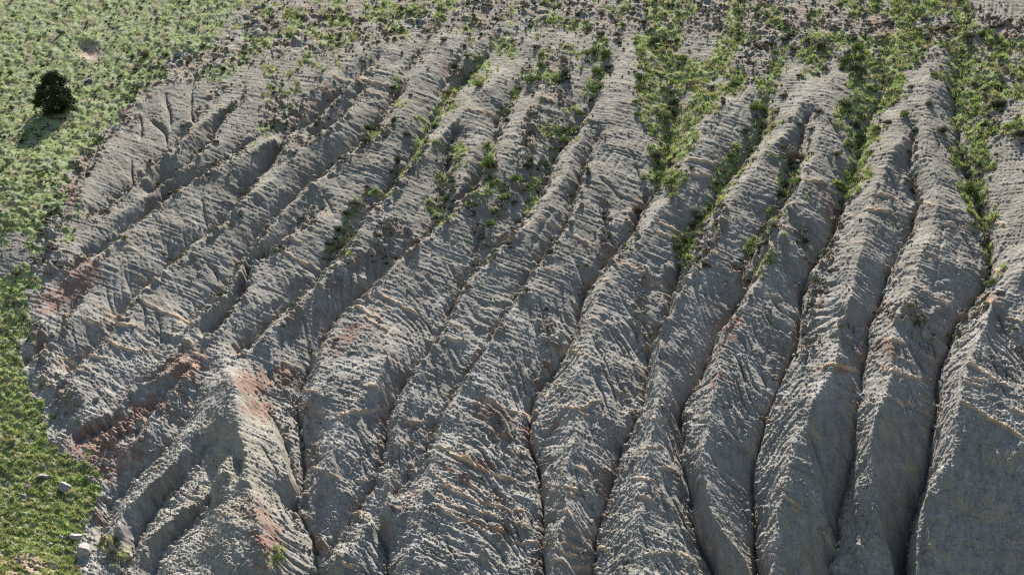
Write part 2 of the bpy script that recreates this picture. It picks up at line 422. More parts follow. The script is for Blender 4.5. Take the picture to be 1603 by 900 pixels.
for v, wd, pts in [
  (0.75, 22, [(400,60),(470,40),(530,30),(610,18),(680,5)]), (0.6, 14, [(330,110),(400,88),(470,62),(560,55)]),
  (0.45, 10, [(480,130),(505,110),(530,95)]), (0.5, 9, [(640,100),(655,85)]),
  (0.85, 16, [(790,60),(745,125),(700,150)]), (0.8, 12, [(700,150),(670,185),(645,235),(625,262)]),
  (0.75, 13, [(590,298),(560,325),(545,350),(535,372),(525,390)]), (0.6, 10, [(700,275),(692,310),(690,330)]),
  (0.65, 14, [(768,240),(745,268)]), (0.6, 12, [(800,265),(780,310),(765,350)]), (0.4, 12, [(800,40),(805,140)]),
  (0.7, 14, [(850,75),(830,120),(806,145)]), (0.6, 10, [(905,165),(888,215)]),
  (0.8, 18, [(930,75),(945,85),(935,130)]),
  (1.0, 34, [(1050,-10),(1030,40),(1030,80),(1040,115),(1045,160)]), (1.0, 24, [(1040,150),(1035,190),(1050,215)]),
  (1.0, 22, [(1045,215),(1035,255),(1040,278)]), (0.9, 24, [(1160,10),(1155,55),(1130,90),(1115,125),(1150,125)]),
  (0.9, 14, [(1120,140),(1085,185),(1060,220)]), (0.9, 20, [(1290,70),(1240,95),(1205,120),(1190,160)]),
  (0.95, 16, [(1200,190),(1175,230),(1150,260),(1125,295),(1105,335),(1085,365),(1075,400)]),
  (1.0, 36, [(1345,100),(1370,120),(1365,160),(1345,185)]), (1.0, 26, [(1400,95),(1430,70),(1425,20),(1430,-20)]),
  (0.85, 26, [(1330,5),(1420,8),(1500,5)]), (0.95, 20, [(1350,200),(1345,240),(1335,270),(1325,300)]),
  (0.4, 10, [(1322,310),(1305,350)]),
  (1.0, 30, [(1500,60),(1500,110),(1505,160)]), (1.0, 22, [(1500,170),(1515,215),(1510,250)]), (0.9, 20, [(1520,250),(1530,300),(1540,345)]),
  (0.8, 26, [(1570,80),(1603,110),(1640,120)]), (0.4, 10, [(1548,370),(1550,440)]), (0.6, 12, [(1245,240),(1240,285),(1222,305)]),
  (0.35, 30, [(560,5),(700,30),(850,15),(960,15)]), (0.5, 14, [(1575,170),(1540,150)]), (0.45, 14, [(430,866),(440,874)]),
  (0.35, 22, [(160,850),(190,870),(180,900)]), (0.45, 16, [(80,330),(60,380),(70,400)]), (0.4, 12, [(100,350),(130,330),(90,390)]),
  (0.35, 14, [(860,250),(820,330)]),
  (0.68, 42, [(420,35),(520,28),(620,22),(680,10)]), (0.42, 40, [(330,100),(440,80),(560,75)]), (0.36, 40, [(690,25),(800,25),(950,20)]), (0.5, 40, [(1190,30),(1260,90),(1300,60)]),
  (0.45, 45, [(1300,40),(1420,30),(1540,60)]), (0.5, 40, [(1560,90),(1560,170),(1640,180)]), (0.42, 34, [(860,90),(870,150),(850,200)]), (0.4, 22, [(640,110),(600,180),(570,215)]),
  (0.4, 26, [(440,130),(430,180),(400,210)]), (0.42, 26, [(700,240),(690,330)]), (0.42, 22, [(770,250),(750,320)]), (0.42, 26, [(1240,250),(1220,330),(1180,410)]), (0.35, 12, [(1220,320),(1205,370)]), ]:
    M_grass.line(pts, 1.25 * wd, fn=lambda d, wd=wd: 1 - smooth(0.5 * wd, 1.25 * wd, d), val=v)

M_rough = Mask(*PW, 2.0)                    # clods and crumbs
for v, wd, pts in [
  (0.8, 55, [(400,40),(600,25),(800,20),(1000,20),(1200,40),(1400,40),(1600,60)]), (0.9, 28, [(260,110),(200,170),(150,225),(110,290),(80,350),(60,410)]),
  (0.7, 24, [(480,200),(450,240)]), (0.7, 26, [(600,200),(575,230)]), (0.7, 22, [(660,230),(620,290),(560,350)]), (0.6, 18, [(1340,260),(1310,340)]), (0.7, 18, [(1100,360),(1060,430)]),
  (1, 40, [(250,110),(330,95),(420,65),(520,70),(620,45),(760,10),(900,10)]), (1, 26, [(440,150),(420,200),(450,180),(520,140)]),
  (0.9, 30, [(90,330),(110,300),(60,400),(100,420)]), (0.9, 16, [(640,105),(615,160),(575,215)]),
  (0.8, 16, [(740,60),(715,110)]), (0.9, 34, [(880,90),(860,160),(830,220)]), (0.9, 26, [(880,210),(850,260),(810,310),(775,340)]),
  (1, 40, [(1000,0),(1200,20),(1300,30)]), (0.9, 40, [(1330,60),(1200,60),(1170,100)]), (0.9, 40, [(1560,40),(1560,150),(1540,200)]),
  (0.8, 22, [(700,240),(690,330)]), (0.8, 22, [(770,250),(740,300),(760,380)]), (0.9, 24, [(640,370),(610,350),(590,400)]),
  (1, 24, [(1240,240),(1225,330),(1200,370),(1160,430)]), (0.9, 20, [(1310,360),(1280,430),(1262,500),(1265,560)]),
  (1, 20, [(1545,370),(1545,430),(1530,480),(1500,520)]), (1, 22, [(1420,480),(1440,500),(1460,530),(1390,490)]),
  (0.9, 18, [(850,480),(870,540),(840,600),(820,640)]), (0.8, 20, [(1010,420),(1000,500),(1010,540)]), (0.9, 18, [(1080,400),(1070,450)]),
  (0.8, 24, [(450,600),(470,650),(480,720)]), (0.9, 20, [(500,850),(470,830),(520,870)]), (0.8, 26, [(300,590),(250,640),(180,680),(140,740)]),
  (0.9, 30, [(60,520),(90,600),(110,650)]), (0.8, 24, [(150,790),(170,850),(190,900)]), (0.7, 22, [(560,400),(520,440),(450,490),(380,540)]),
  (0.9, 18, [(770,640),(800,690),(830,740)]), (0.7, 22, [(760,760),(800,800),(790,850)]), (0.7, 14, [(950,740),(935,800),(925,860)]),
  (0.8, 16, [(1130,330),(1105,390),(1090,420)]), (0.8, 16, [(605,640),(600,720),(560,800)]), (0.6,16,[(780,690),(780,660)]), ]:
    M_rough.line(pts, wd, val=v)

for gi, (m, pts) in enumerate(GULLY):
    M_rough.line([p for p in pts if p[1] < 930] or pts, 15, val=0.62 if pts[0][1] < 500 else 0.45)
P_face = [
 [(1392,622),(1425,640),(1445,668),(1456,700),(1452,740),(1427,788),(1412,870),(1397,862),(1380,800),(1374,745),(1363,688),(1374,652)],
 [(1500,700),(1535,652),(1570,668),(1603,692),(1905,760),(1905,1160),(1436,1160),(1438,880),(1446,800),(1486,738)],
 [(1266,650),(1290,622),(1325,622),(1342,645),(1336,700),(1318,765),(1308,815),(1296,790),(1282,740),(1262,700)],
 [(1076,760),(1104,735),(1118,790),(1160,858),(1178,900),(1180,1100),(1128,1100),(1122,892),(1092,850)],
 [(1112,697),(1140,688),(1172,690),(1182,715),(1165,752),(1148,742),(1128,728)],
 [(1228,800),(1262,808),(1302,838),(1296,870),(1292,1100),(1226,1100)],
 [(502,690),(520,690),(530,740),(525,770),(490,805),(480,790),(495,735)],
 [(335,580),(348,575),(356,610),(350,660),(330,700),(300,700),(318,650)],
 [(180,815),(200,800),(215,830),(205,868),(188,866),(176,850)],
]
M_face = Mask(*PW, 2.0)
for p in P_face: M_face.poly(p)
M_face.soften(3)

LEDGE = [
 [(439,392),(462,405),(486,415)], [(219,467),(232,477),(250,487),(275,497),(302,509)], [(120,496),(140,502),(164,508)],
 [(168,535),(185,542),(218,551)], [(595,460),(605,468),(620,473),(636,482),(658,489)], [(573,498),(597,513),(625,528)],
 [(699,527),(710,534),(728,535)], [(735,632),(752,633),(766,637)], [(760,620),(778,632),(800,642),(840,650)],
 [(530,654),(550,645),(580,642),(600,636)], [(632,655),(645,662),(668,658)], [(440,567),(452,572),(464,578)], [(475,608),(490,613),(503,621)],
 [(703,710),(730,722),(760,736),(800,750)], [(683,770),(702,786),(740,799),(780,804)], [(681,790),(700,804),(730,814),(770,825),(792,830)],
 [(893,725),(906,732),(926,742)], [(862,877),(885,881),(920,890)], [(865,857),(885,865),(917,872)], [(872,848),(895,852),(917,860)], [(880,830),(905,834)],
 [(1008,702),(1036,702)], [(995,748),(1010,749),(1026,753)], [(998,775),(1012,778),(1022,787)], [(880,639),(903,642),(922,634),(942,628)], [(1016,659),(1042,655)],
 [(838,342),(862,350),(885,361),(905,372),(937,397)], [(1028,344),(1048,357),(1070,368)], [(1025,362),(1045,370),(1066,380)], [(970,412),(1010,430),(1042,450)],
 [(1073,250),(1098,253),(1122,257)], [(1078,272),(1112,277)], [(1363,305),(1385,306),(1408,312)], [(1353,328),(1396,333)], [(1442,318),(1462,325)],
 [(1485,330),(1513,333)], [(1480,350),(1523,356)], [(1256,285),(1292,287)], [(1200,240),(1222,246)], [(1286,576),(1305,572),(1320,573),(1342,577)],
 [(1379,577),(1410,585),(1447,595)], [(1383,530),(1400,533),(1418,541)], [(1515,570),(1535,580),(1555,595),(1580,603)], [(1503,632),(1530,645),(1555,657),(1580,672),(1620,700)],
 [(1225,777),(1243,789),(1258,800)], [(1397,623),(1415,630),(1437,630)], [(1575,495),(1605,507)], [(730,172),(755,177),(787,186)], [(518,119),(545,130)],
 [(560,122),(590,132),(614,137)], [(565,143),(600,152)], [(290,530),(300,538),(306,551)], [(1112,394),(1130,400)], [(288,590),(312,593)], [(1520,590),(1545,600)],
 [(855,420),(870,432)], [(610,560),(625,566)], [(1470,470),(1490,478)], [(1585,640),(1610,652)], [(1005,870),(1030,865),(1085,868)], [(690,760),(740,782),(790,790)],
 [(676,740),(700,762),(730,772)], [(530,880),(560,893)], [(805,820),(830,830)], [(800,795),(825,802)],
]
lr = np.random.default_rng(21)
for _ in range(70):
    if lr.random() < 0.75: x, y = lr.uniform(430, 1600), lr.uniform(330, 890)
    else: x, y = lr.uniform(60, 330), lr.uniform(370, 620)
    n_, sl_ = int(lr.integers(2, 5)), lr.uniform(0.12, 0.45)
    pts, dx = [], lr.uniform(7, 12)
    for k in range(n_ + 1):
        pts.append((x, y)); x += dx; y += dx * (sl_ + lr.normal(0, 0.12))
    LEDGE.append(pts)
M_led = Mask(-300, -260, 1905, 1160, 1.0)
M_ledc = Mask(-300, -260, 1905, 1160, 1.0)
for li, pts in enumerate(LEDGE):
    strong = 1.0 if li % 3 != 2 else 0.7
    p = dens(pts, 6.0)
    p = p + np.stack([np.zeros(len(p)), rng.normal(0, 0.9, len(p))], 1)
    n = len(p)
    for k in range(n - 1):
        a, b = p[k], p[k + 1]
        e = min(1.0, (k + 1) / 2.0, (n - 1 - k) / 2.0)
        got = M_led.win(min(a[0], b[0]) - 9, min(a[1], b[1]) - 14, max(a[0], b[0]) + 9, max(a[1], b[1]) + 12)
        if got is None: continue
        sl, X, Y = got
        dx, dy = b[0] - a[0], b[1] - a[1]
        t = ((X - a[0]) * dx + (Y - a[1]) * dy) / (dx * dx + dy * dy + 1e-9)
        tc = np.clip(t, 0, 1)
        s = (Y - a[1] - tc * dy)                      # >0 below the ledge
        far = np.hypot(X - a[0] - tc * dx, 0)
        prof = np.where(s < 0, np.exp(s / 4.5), np.clip(1 - s / 1.8, 0, 1)) * np.exp(-(far / 3) ** 2)
        M_led.a[sl] = np.maximum(M_led.a[sl], e * strong * prof)
        cprof = np.where(s < 0, np.clip(1 + s / 3.0, 0, 1), np.clip(1 - (s - 1.0) / 2.0, 0, 1)) * np.exp(-(far / 3) ** 2)
        M_ledc.a[sl] = np.maximum(M_ledc.a[sl], e * strong * cprof)

M_red = Mask(*PW, 2.0)
for x, y, rx, ry, v, rot in [
  (125,440,34,20,.9,-35),(85,465,28,14,.8,-30),(150,690,50,28,.8,-35),(195,665,50,12,.8,-40),(180,720,40,24,.6,-30),(290,572,32,18,.8,-20),
  (232,640,26,9,.8,-45),(395,600,26,16,.8,20),(405,640,26,16,.6,40),(420,840,24,22,.8,20),(395,800,30,14,.5,20),(412,880,16,8,.6,0),(545,525,44,14,.6,-40),(585,487,22,10,.4,-30),
  (445,585,22,16,.7,-20),(740,722,34,8,.8,20),(712,740,30,7,.6,30),(775,650,28,14,.6,20),(825,670,14,22,.5,0),(1310,578,24,6,.9,0),(1397,545,26,14,.6,20),
  (1300,325,10,24,.6,-20),(1275,288,24,5,.7,0),(1235,30,40,18,.35,0),(1380,42,20,10,.6,20),(1475,52,20,14,.6,0),(1580,60,26,20,.5,0),(1110,400,20,8,.4,-40),
  (1155,515,10,34,.55,35),(1125,590,8,26,.55,35),(720,322,20,6,.6,-40),(735,110,24,8,.4,20),(1555,465,18,8,.7,-20),(690,105,14,10,.4,0),(950,395,40,8,.35,25),
  (1555,675,30,5,.7,30),(640,780,24,8,.4,-60),(240,590,24,10,.4,-20),(110,305,14,16,.6,0),(80,420,12,8,.5,0),(60,610,18,6,.5,0),(140,75,20,16,.5,0),(355,570,6,6,0,0),
  (600,650,20,8,.5,-20),(650,665,20,8,.4,0),(850,660,22,12,.4,0),(450,20,30,10,.35,-20)]:
    if v: M_red.blob(x, y, rx * 1.2, ry * 1.25, min(1, v * 1.15), rot)

M_strata = Mask(*PW, 2.0)
for v, wd, pts in [(1, 26, [(585,570),(560,610),(530,640)]), (1, 60, [(740,740),(740,800),(720,860),(680,880)]), (1, 40, [(600,790),(560,850),(620,830),(640,880)]),
   (0.8, 40, [(620,90),(590,140),(560,190)]), (0.7, 34, [(690,70),(660,140),(625,200)]), (0.7, 50, [(975,160),(960,220)]), (0.6, 50, [(1270,170),(1230,230)]),
   (0.6, 50, [(1430,200),(1410,260)]), (0.9, 26, [(890,840),(890,890)]), (0.8, 30, [(1150,165),(1120,220)]), (0.7, 40, [(740,370),(700,410),(960,440),(1000,410)]),
   (0.7, 50, [(760,190),(730,230)]), (0.6,40,[(550,270),(600,250)]), (0.6, 40, [(240,400),(270,370),(240,430)])]:
    M_strata.line(pts, wd, val=v)

# ------------------------------------------------------------------ build the surface
gx = (GX0 + STEP * np.arange(nx)).astype(F32); gy = (GY0 + STEP * np.arange(ny)).astype(F32)
BX, BY = np.meshgrid(gx, gy)
jit = fbm(BX / 55, BY / 55, 3, 11); jit2 = fbm(BX / 55, BY / 55, 3, 31)
WX = BX + 4.0 * jit; WY = BY + 4.0 * jit2
def fld(f, cs=3): return bil(f, (WX - GX0) / cs - 0.5, (WY - GY0) / cs - 0.5)
T = np.clip(fld(T_f), 0, 1); HC = fld(HC_f); HG = fld(HG_f)
prof = T + (0.42 * (1 - smooth(330, 620, BY))) * T * (1 - T)
relief = HG + (HC - HG) * prof
LF = large_form(BX, BY).astype(F32)
h = relief + LF

P0 = base_point(BX, BY)
PX, PY = project(P0 + h[..., None] * NRM)           # where things stand before the fine relief
PX = PX.astype(F32); PY = PY.astype(F32)

# metric coordinates on the slope: u across, v down
U = (BX / 20).astype(F32); V = (BY / 20 / 0.58).astype(F32)
# coordinates along / across the ridges (they run down to the left)
vx, vy = 1700.0, -1200.0
rho = np.hypot(BX - vx, BY - vy); phi = np.arctan2(BX - vx, BY - vy)
AL = (rho / 20 / 0.68).astype(F32); AC = (phi * 1800 / 20).astype(F32)

jf = fbm(U / 0.9, V / 1.2, 3, 41); jf2 = fbm(U / 0.9, V / 1.2, 3, 43)
grass0 = np.clip(M_grass.at(PX + 16 * jit + 13 * jf, PY + 16 * jit2 + 13 * jf2), 0, 1)
patch = fbm(U / 1.7, V / 2.4, 4, 51)
bankcut = np.exp(-(((PX - 45) / 50) ** 2 + ((PY - 885) / 28) ** 2))
grass0 = grass0 * (1 - 0.9 * bankcut * smooth(-0.5, 0.2, patch))
cut = np.exp(-(((PX - 139) / 14) ** 2 + ((PY - 80) / 10) ** 2))
grass0 = grass0 * (1 - 0.95 * np.clip(1.4 * cut, 0, 1))
leftg = (1 - smooth(330, 420, PX)).astype(F32)
grass = smooth(0.32, 0.72, grass0 * (0.82 + 0.18 * leftg) + (0.60 - 0.16 * leftg) * patch) * smooth(0.04, 0.22, grass0)
rough = np.clip(M_rough.at(PX + 8 * jit2, PY + 8 * jit), 0, 1)
face = np.clip(M_face.at(PX + 4 * jit, PY + 4 * jit2), 0, 1)
face = smooth(0.25, 0.75, face + 0.12 * fbm(U / .5, V / .5, 2, 57))
led = M_led.at(PX, PY); ledc = M_ledc.at(PX, PY)
red = np.clip(M_red.at(PX + 7 * jit, PY + 7 * jit2), 0, 1)
strata = np.clip(M_strata.at(PX, PY), 0, 1)
bare = 1 - smooth(0.3, 0.8, grass)
soft = 1 - face
low = smooth(420, 700, PY)

# incised gully beds
inc = M_inc.at(WX, WY)
h -= 0.75 * inc * (1 - 0.6 * grass)

# steep smooth faces under the ridge noses at the lower right: each falls away from its upper rim
cum = np.cumsum(face, axis=0) * STEP
cum = np.minimum(cum, 230) * smooth(560, 700, PY) * smooth(1000, 1060, BX)
h -= 0.0075 * blur(cum.astype(F32), 6)

# flank rills: channels from the crest down to the gully
flank = 4 * T * (1 - T)
rw = gnoise(U / 2.5, V / 2.5, 71)
cc_ = AL - 2.4 * (1 - T) + 0.5 * rw + 4 * gnoise(AC / 4, AL / 30, 78)
rl = np.abs(gnoise(cc_ / 1.5, AC * 0.22, 73)); rl2 = np.abs(gnoise(cc_ / 0.62, AC * 0.5, 75))
rsel = smooth(-0.35, 0.35, gnoise(U / 4, V / 5, 77))
wgt = flank * (0.45 + (1 - T)) * np.clip((HC - HG) / 1.7, 0.15, 1.15) * bare * soft * (0.30 + 0.70 * smooth(300, 560, PY))
h -= wgt * (0.30 * np.maximum(1 - rl / 0.42, 0) ** 1.3 * (0.30 + 0.70 * rsel) + 0.075 * np.maximum(1 - rl2 / 0.4, 0) ** 1.3)
# rills along the ridge direction
rb = gnoise(AC / 0.9 + 0.2 * rw, AL / 9, 79)
h -= bare * soft * 0.12 * np.maximum(1 - 2.2 * np.abs(rb), 0) ** 2 * smooth(-0.1, 0.5, gnoise(U / 4, V / 5, 83))

# swells, lumps, clods
h += 0.15 * fbm(U / 3.4, V / 3.4, 2, 91) * (0.4 + 0.6 * soft)
lump = fbm(U / 0.85, V / 0.85, 3, 101, 0.55)
h += (0.018 + 0.06 * rough + 0.012 * low) * lump * (0.25 + 0.75 * soft)
jx = 0.25 * gnoise(U / 0.5, V / 0.5, 103); jy = 0.25 * gnoise(U / 0.5, V / 0.5, 104)
w1, id1 = worley(U / 0.36 + jx, V / 0.40 + jy, 1)
w2, id2 = worley(U / 0.21 + jx, V / 0.27 + jy, 2)
w3, id3 = worley(U / 0.75 + jx, V / 0.80 + jy, 3)
crumb = smooth(-0.4, 0.4, fbm(U / 1.4, V / 1.8, 3, 105))
b1 = np.maximum(0.75 - w1, 0) * (0.3 + id1); b2 = np.maximum(0.75 - w2, 0) * (0.3 + id2)
b3 = np.maximum(0.62 - w3, 0) * smooth(0.45, 0.8, id3)
h += soft * bare * (0.016 + 0.09 * rough + 0.028 * low) * (0.35 + 0.9 * crumb) * b1
h += soft * bare * (0.085 + 0.07 * rough + 0.075 * low) * (0.5 + 0.7 * crumb) * b2
h += soft * (0.05 + 1.15 * rough * (0.45 + 0.55 * bare) * (0.5 + 0.5 * smooth(120, 320, PY)) + 0.05 * low * crumb) * b3
# crust: fine grain, a little stretched across the slope
h += soft * bare * 0.034 * gnoise(U / 0.34 + 0.25 * V, V / 0.30, 121)
h += soft * bare * (0.026 + 0.020 * low) * gnoise(U / 0.14, V / 0.21, 123)
h -= face * 0.08 * np.maximum(1 - 7 * np.abs(gnoise(U / 1.5 + 0.6 * jf, V / 2.6 + 0.4 * jf2, 128)), 0)
h += face * 0.10 * fbm(U / 1.3, V / 2.0, 3, 124)
h += face * (0.09 * np.maximum(0.5 - w2, 0) * (0.3 + crumb) + 0.05 * fbm(U / 0.45, V / 0.5, 3, 126) + 0.03 * fbm(U / 0.9, V / 1.6, 3, 127) + 0.012 * gnoise(U / 0.14, V / 0.9, 129))
# beds of the rock: thin hard layers stand out as lines
Pm = P0 + h[..., None] * NRM
Q = (Pm[..., 2] + 0.45 * Pm[..., 0] + 0.30 * Pm[..., 1]).astype(F32)
del Pm
Q += 0.09 * gnoise(U / 2.6, V / 2.6, 131)
sq = gnoise(Q / 0.21, U / 3.2, 133); sq2 = gnoise(Q / 0.14, U / 1.6, 135)
sv = smooth(-0.25, 0.45, gnoise(U / 2.4, V / 2.4, 137))
saw = sq + 0.6 * sq2
h += bare * soft * (0.027 + 0.030 * sv + 0.040 * strata + 0.010 * (1 - low)) * saw
hard = smooth(0.60, 0.85, gnoise(Q / 1.0, U / 30, 139)) * smooth(-0.15, 0.35, gnoise(U / 2.0, V / 2.0, 141)) * (0.35 + 0.65 * smooth(250, 550, PY))
h += bare * soft * 0.10 * hard * smooth(0.35, 0.8, T)
h += 0.17 * led
# turf lumps
h += grass * (0.09 * lump + 0.11 * fbm(U / 0.5, V / 0.6, 2, 151))
# bare cut with an overhang in the grass slope
h -= 0.55 * cut
h += 0.45 * np.exp(-(((PX - 139) / 17) ** 2 + ((PY - 62) / 8) ** 2))
# single earth knobs and pinnacles left standing on ridges and in gullies
KNOB = [(1202,392,9,1.1),(1225,372,7,.6),(1577,36,5,.9),(1425,490,10,.7),(1466,492,8,.7),(1505,495,8,.6),(1308,520,8,.5),(1315,562,6,.7),(1326,563,5,.6),(760,872,7,1.2),
        (725,748,10,.5),(735,715,9,.6),(785,720,8,.5),(870,545,7,.7),(858,570,7,.7),(880,525,6,.6),(843,505,6,.6),(1057,470,8,.8),(1043,480,8,.8),(1040,510,9,.5),
        (590,745,7,.7),(605,800,7,.6),(498,885,10,.8),(505,855,8,.8),(470,805,7,.7),(645,735,7,.5),(1002,645,7,.7),(985,655,6,.7),(1072,650,6,.7),(1072,625,5,.5),
        (1010,425,8,.8),(1045,425,10,.7),(1228,265,6,.9),(1240,325,9,.6),(530,355,6,.4),(652,375,8,.6),(1262,265,6,.5),(560,440,9,.6),(575,440,7,.6),(945,490,6,.4),(405,305,6,.5),
        (430,120,6,.3),(465,57,9,.5),(443,80,6,.4),(495,75,5,.4),(1430,325,5,.4),(1250,450,6,.5),(690,895,8,.6),(672,772,9,.5),(840,790,6,.5),(818,830,7,.5),(1000,668,6,.5)]
for kx, ky, kr, kh in KNOB:
    m = (np.abs(PX - kx) < 3 * kr) & (np.abs(PY - ky) < 3 * kr)
    d = np.hypot(PX[m] - kx, (PY[m] - ky) * 0.8) / kr
    h[m] += kh * 0.55 * np.exp(-d ** 3) * (1 + 0.3 * lump[m])

PT = P0 + h[..., None] * NRM
FX, FY = project(PT)
FX = FX.astype(F32); FY = FY.astype(F32)

# ------------------------------------------------------------------ ground make-up
def mixc(a, b, t): return a + (b - a) * t[..., None]
tone = fbm(U / 2.8, V / 4, 4, 161)
c_top = np.array([0.178, 0.168, 0.139], F32); c_low = np.array([0.232, 0.223, 0.202], F32)
soil = mixc(np.broadcast_to(c_top, BX.shape + (3,)), c_low, np.clip(smooth(180, 640, PY) * 0.85 + 0.25 * tone, 0, 1))
soil = soil * np.clip(1 + 0.16 * tone + 0.20 * gnoise(U / 0.16, V / 0.24, 163) + 0.16 * gnoise(U / 0.5, V / 0.4, 164) + 0.09 * sq, 0.4, 1.7)[..., None]
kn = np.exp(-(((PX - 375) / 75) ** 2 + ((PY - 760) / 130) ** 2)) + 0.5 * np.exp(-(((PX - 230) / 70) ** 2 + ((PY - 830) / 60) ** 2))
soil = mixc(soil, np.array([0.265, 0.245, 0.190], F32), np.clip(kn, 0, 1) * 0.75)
brown = np.array([0.180, 0.140, 0.108], F32)
soil = mixc(soil, brown, np.clip((0.16 + rough) * 1.0 * smooth(-0.25, 0.35, fbm(U / 1.2, V / 1.6, 3, 165)), 0, 0.85))
redc = np.array([0.190, 0.112, 0.084], F32)
rn = smooth(-0.4, 0.3, fbm(U / 0.8, V / 0.8, 3, 167) + 0.6 * (red - 0.4))
soil = mixc(soil, redc, np.clip(red * rn * (1.0 + 0.6 * gnoise(U / 0.3, V / 0.5, 168)) * 1.3, 0, 0.8))
hardc = np.array([0.40, 0.27, 0.18], F32)
soil = mixc(soil, hardc, np.clip(0.75 * hard * smooth(0.25, 0.7, T) * bare * soft, 0, 1))
ln = smooth(-0.5, 0.3, gnoise(U / 0.6, V / 0.6, 169))
lc = mixc(np.broadcast_to(np.array([0.56, 0.40, 0.26], F32), BX.shape + (3,)), np.array([0.40, 0.245, 0.15], F32), smooth(-.1, .5, gnoise(U / 1.1, V / 1.1, 171)))
soil = mixc(soil, lc[...], np.clip(ledc * (0.5 + 0.5 * ln), 0, 0.95))
facec = np.array([0.205, 0.195, 0.180], F32)
soil = mixc(soil, facec[None, None, :] * np.clip(1 + 0.28 * fbm(U / 0.5, V / 1.5, 4, 180), 0.5, 1.5)[..., None], face * 0.7)
soil = mixc(soil, np.array([0.26, 0.22, 0.155], F32), face * 0.6 * smooth(0.1, 0.6, fbm(U / 1.6, V / 2.5, 3, 173)))
turf = mixc(np.broadcast_to(np.array([0.155, 0.190, 0.070], F32), BX.shape + (3,)), np.array([0.185, 0.215, 0.115], F32), smooth(-0.3, 0.4, fbm(U / 1.1, V / 1.5, 3, 175)))
turf = mixc(turf, np.array([0.17, 0.138, 0.10], F32), (0.9 - 0.2 * leftg) * smooth(-0.1 + 0.25 * leftg, 0.4 + 0.1 * leftg, fbm(U / 0.9, V / 1.2, 3, 177)))
soil = mixc(soil, turf, np.clip(grass * 1.15, 0, 1))
soil = mixc(soil, np.array([0.33, 0.25, 0.19], F32), np.clip(1.3 * cut, 0, 0.9))
soil = mixc(soil, np.array([0.30, 0.225, 0.15], F32), np.clip(1.2 * bankcut * smooth(-.4, .3, patch), 0, 0.85))
soil = np.clip(soil, 0.02, 0.8)

def lattice(verts, nx, ny, name):
    me = bpy.data.meshes.new(name)
    n = nx * ny
    me.vertices.add(n)
    me.vertices.foreach_set("co", verts.reshape(-1).astype(F32))
    i = np.arange(n, dtype=np.int32).reshape(ny, nx)
    q = np.stack([i[:-1, :-1], i[1:, :-1], i[1:, 1:], i[:-1, 1:]], -1).reshape(-1, 4)
    me.loops.add(q.size); me.loops.foreach_set("vertex_index", q.reshape(-1))
    me.polygons.add(len(q)); me.polygons.foreach_set("loop_start", np.arange(0, q.size, 4, dtype=np.int32))
    me.polygons.foreach_set("use_smooth", np.ones(len(q), bool))
    me.update(calc_edges=True)
    return me

def set_color(me, name, rgb):
    a = me.color_attributes.new(name, 'FLOAT_COLOR', 'POINT')
    c = np.ones((len(me.vertices), 4), F32); c[:, :3] = rgb.reshape(-1, 3)
    a.data.foreach_set("color", c.reshape(-1))

def new_mat(name, rough=0.9, spec=0.2):
    m = bpy.data.materials.new(name); m.use_nodes = True
    b = m.node_tree.nodes["Principled BSDF"]
    b.inputs["Roughness"].default_value = rough
    b.inputs["Specular IOR Level"].default_value = spec
    return m, m.node_tree, b

def noise_tint(t, src, scale, amount, detail=4):
    """multiply a colour by a procedural grain"""
    n = t.nodes.new("ShaderNodeTexNoise"); n.inputs["Scale"].default_value = scale; n.inputs["Detail"].default_value = detail
    tc = t.nodes.new("ShaderNodeTexCoord"); t.links.new(tc.outputs["Object"], n.inputs["Vector"])
    mr = t.nodes.new("ShaderNodeMapRange")
    mr.inputs["From Min"].default_value = 0.3; mr.inputs["From Max"].default_value = 0.7
    mr.inputs["To Min"].default_value = 1 - amount; mr.inputs["To Max"].default_value = 1 + amount
    t.links.new(n.outputs["Fac"], mr.inputs["Value"])
    mx = t.nodes.new("ShaderNodeVectorMath"); mx.operation = 'SCALE'
    t.links.new(src, mx.inputs[0]); t.links.new(mr.outputs[0], mx.inputs["Scale"])
    return mx.outputs[0], n.outputs["Fac"]

m_soil, t, b = new_mat("clay_soil", 0.95, 0.1)
at = t.nodes.new("ShaderNodeAttribute"); at.attribute_name = "soil"
c1, f1 = noise_tint(t, at.outputs["Color"], 9.0, 0.22, 5)
c2, f2 = noise_tint(t, c1, 1.3, 0.08, 3)
t.links.new(c2, b.inputs["Base Color"])
bp = t.nodes.new("ShaderNodeBump"); bp.inputs["Strength"].default_value = 0.7; bp.inputs["Distance"].default_value = 0.05
t.links.new(f1, bp.inputs["Height"]); t.links.new(bp.outputs[0], b.inputs["Normal"])

me = lattice(PT, nx, ny, "hillside")
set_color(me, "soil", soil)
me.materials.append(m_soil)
hill = bpy.data.objects.new("hillside", me); col.objects.link(hill)
hill["kind"] = "structure"; hill["label"] = "eroded grey clay hillside cut by parallel ridges and gullies"

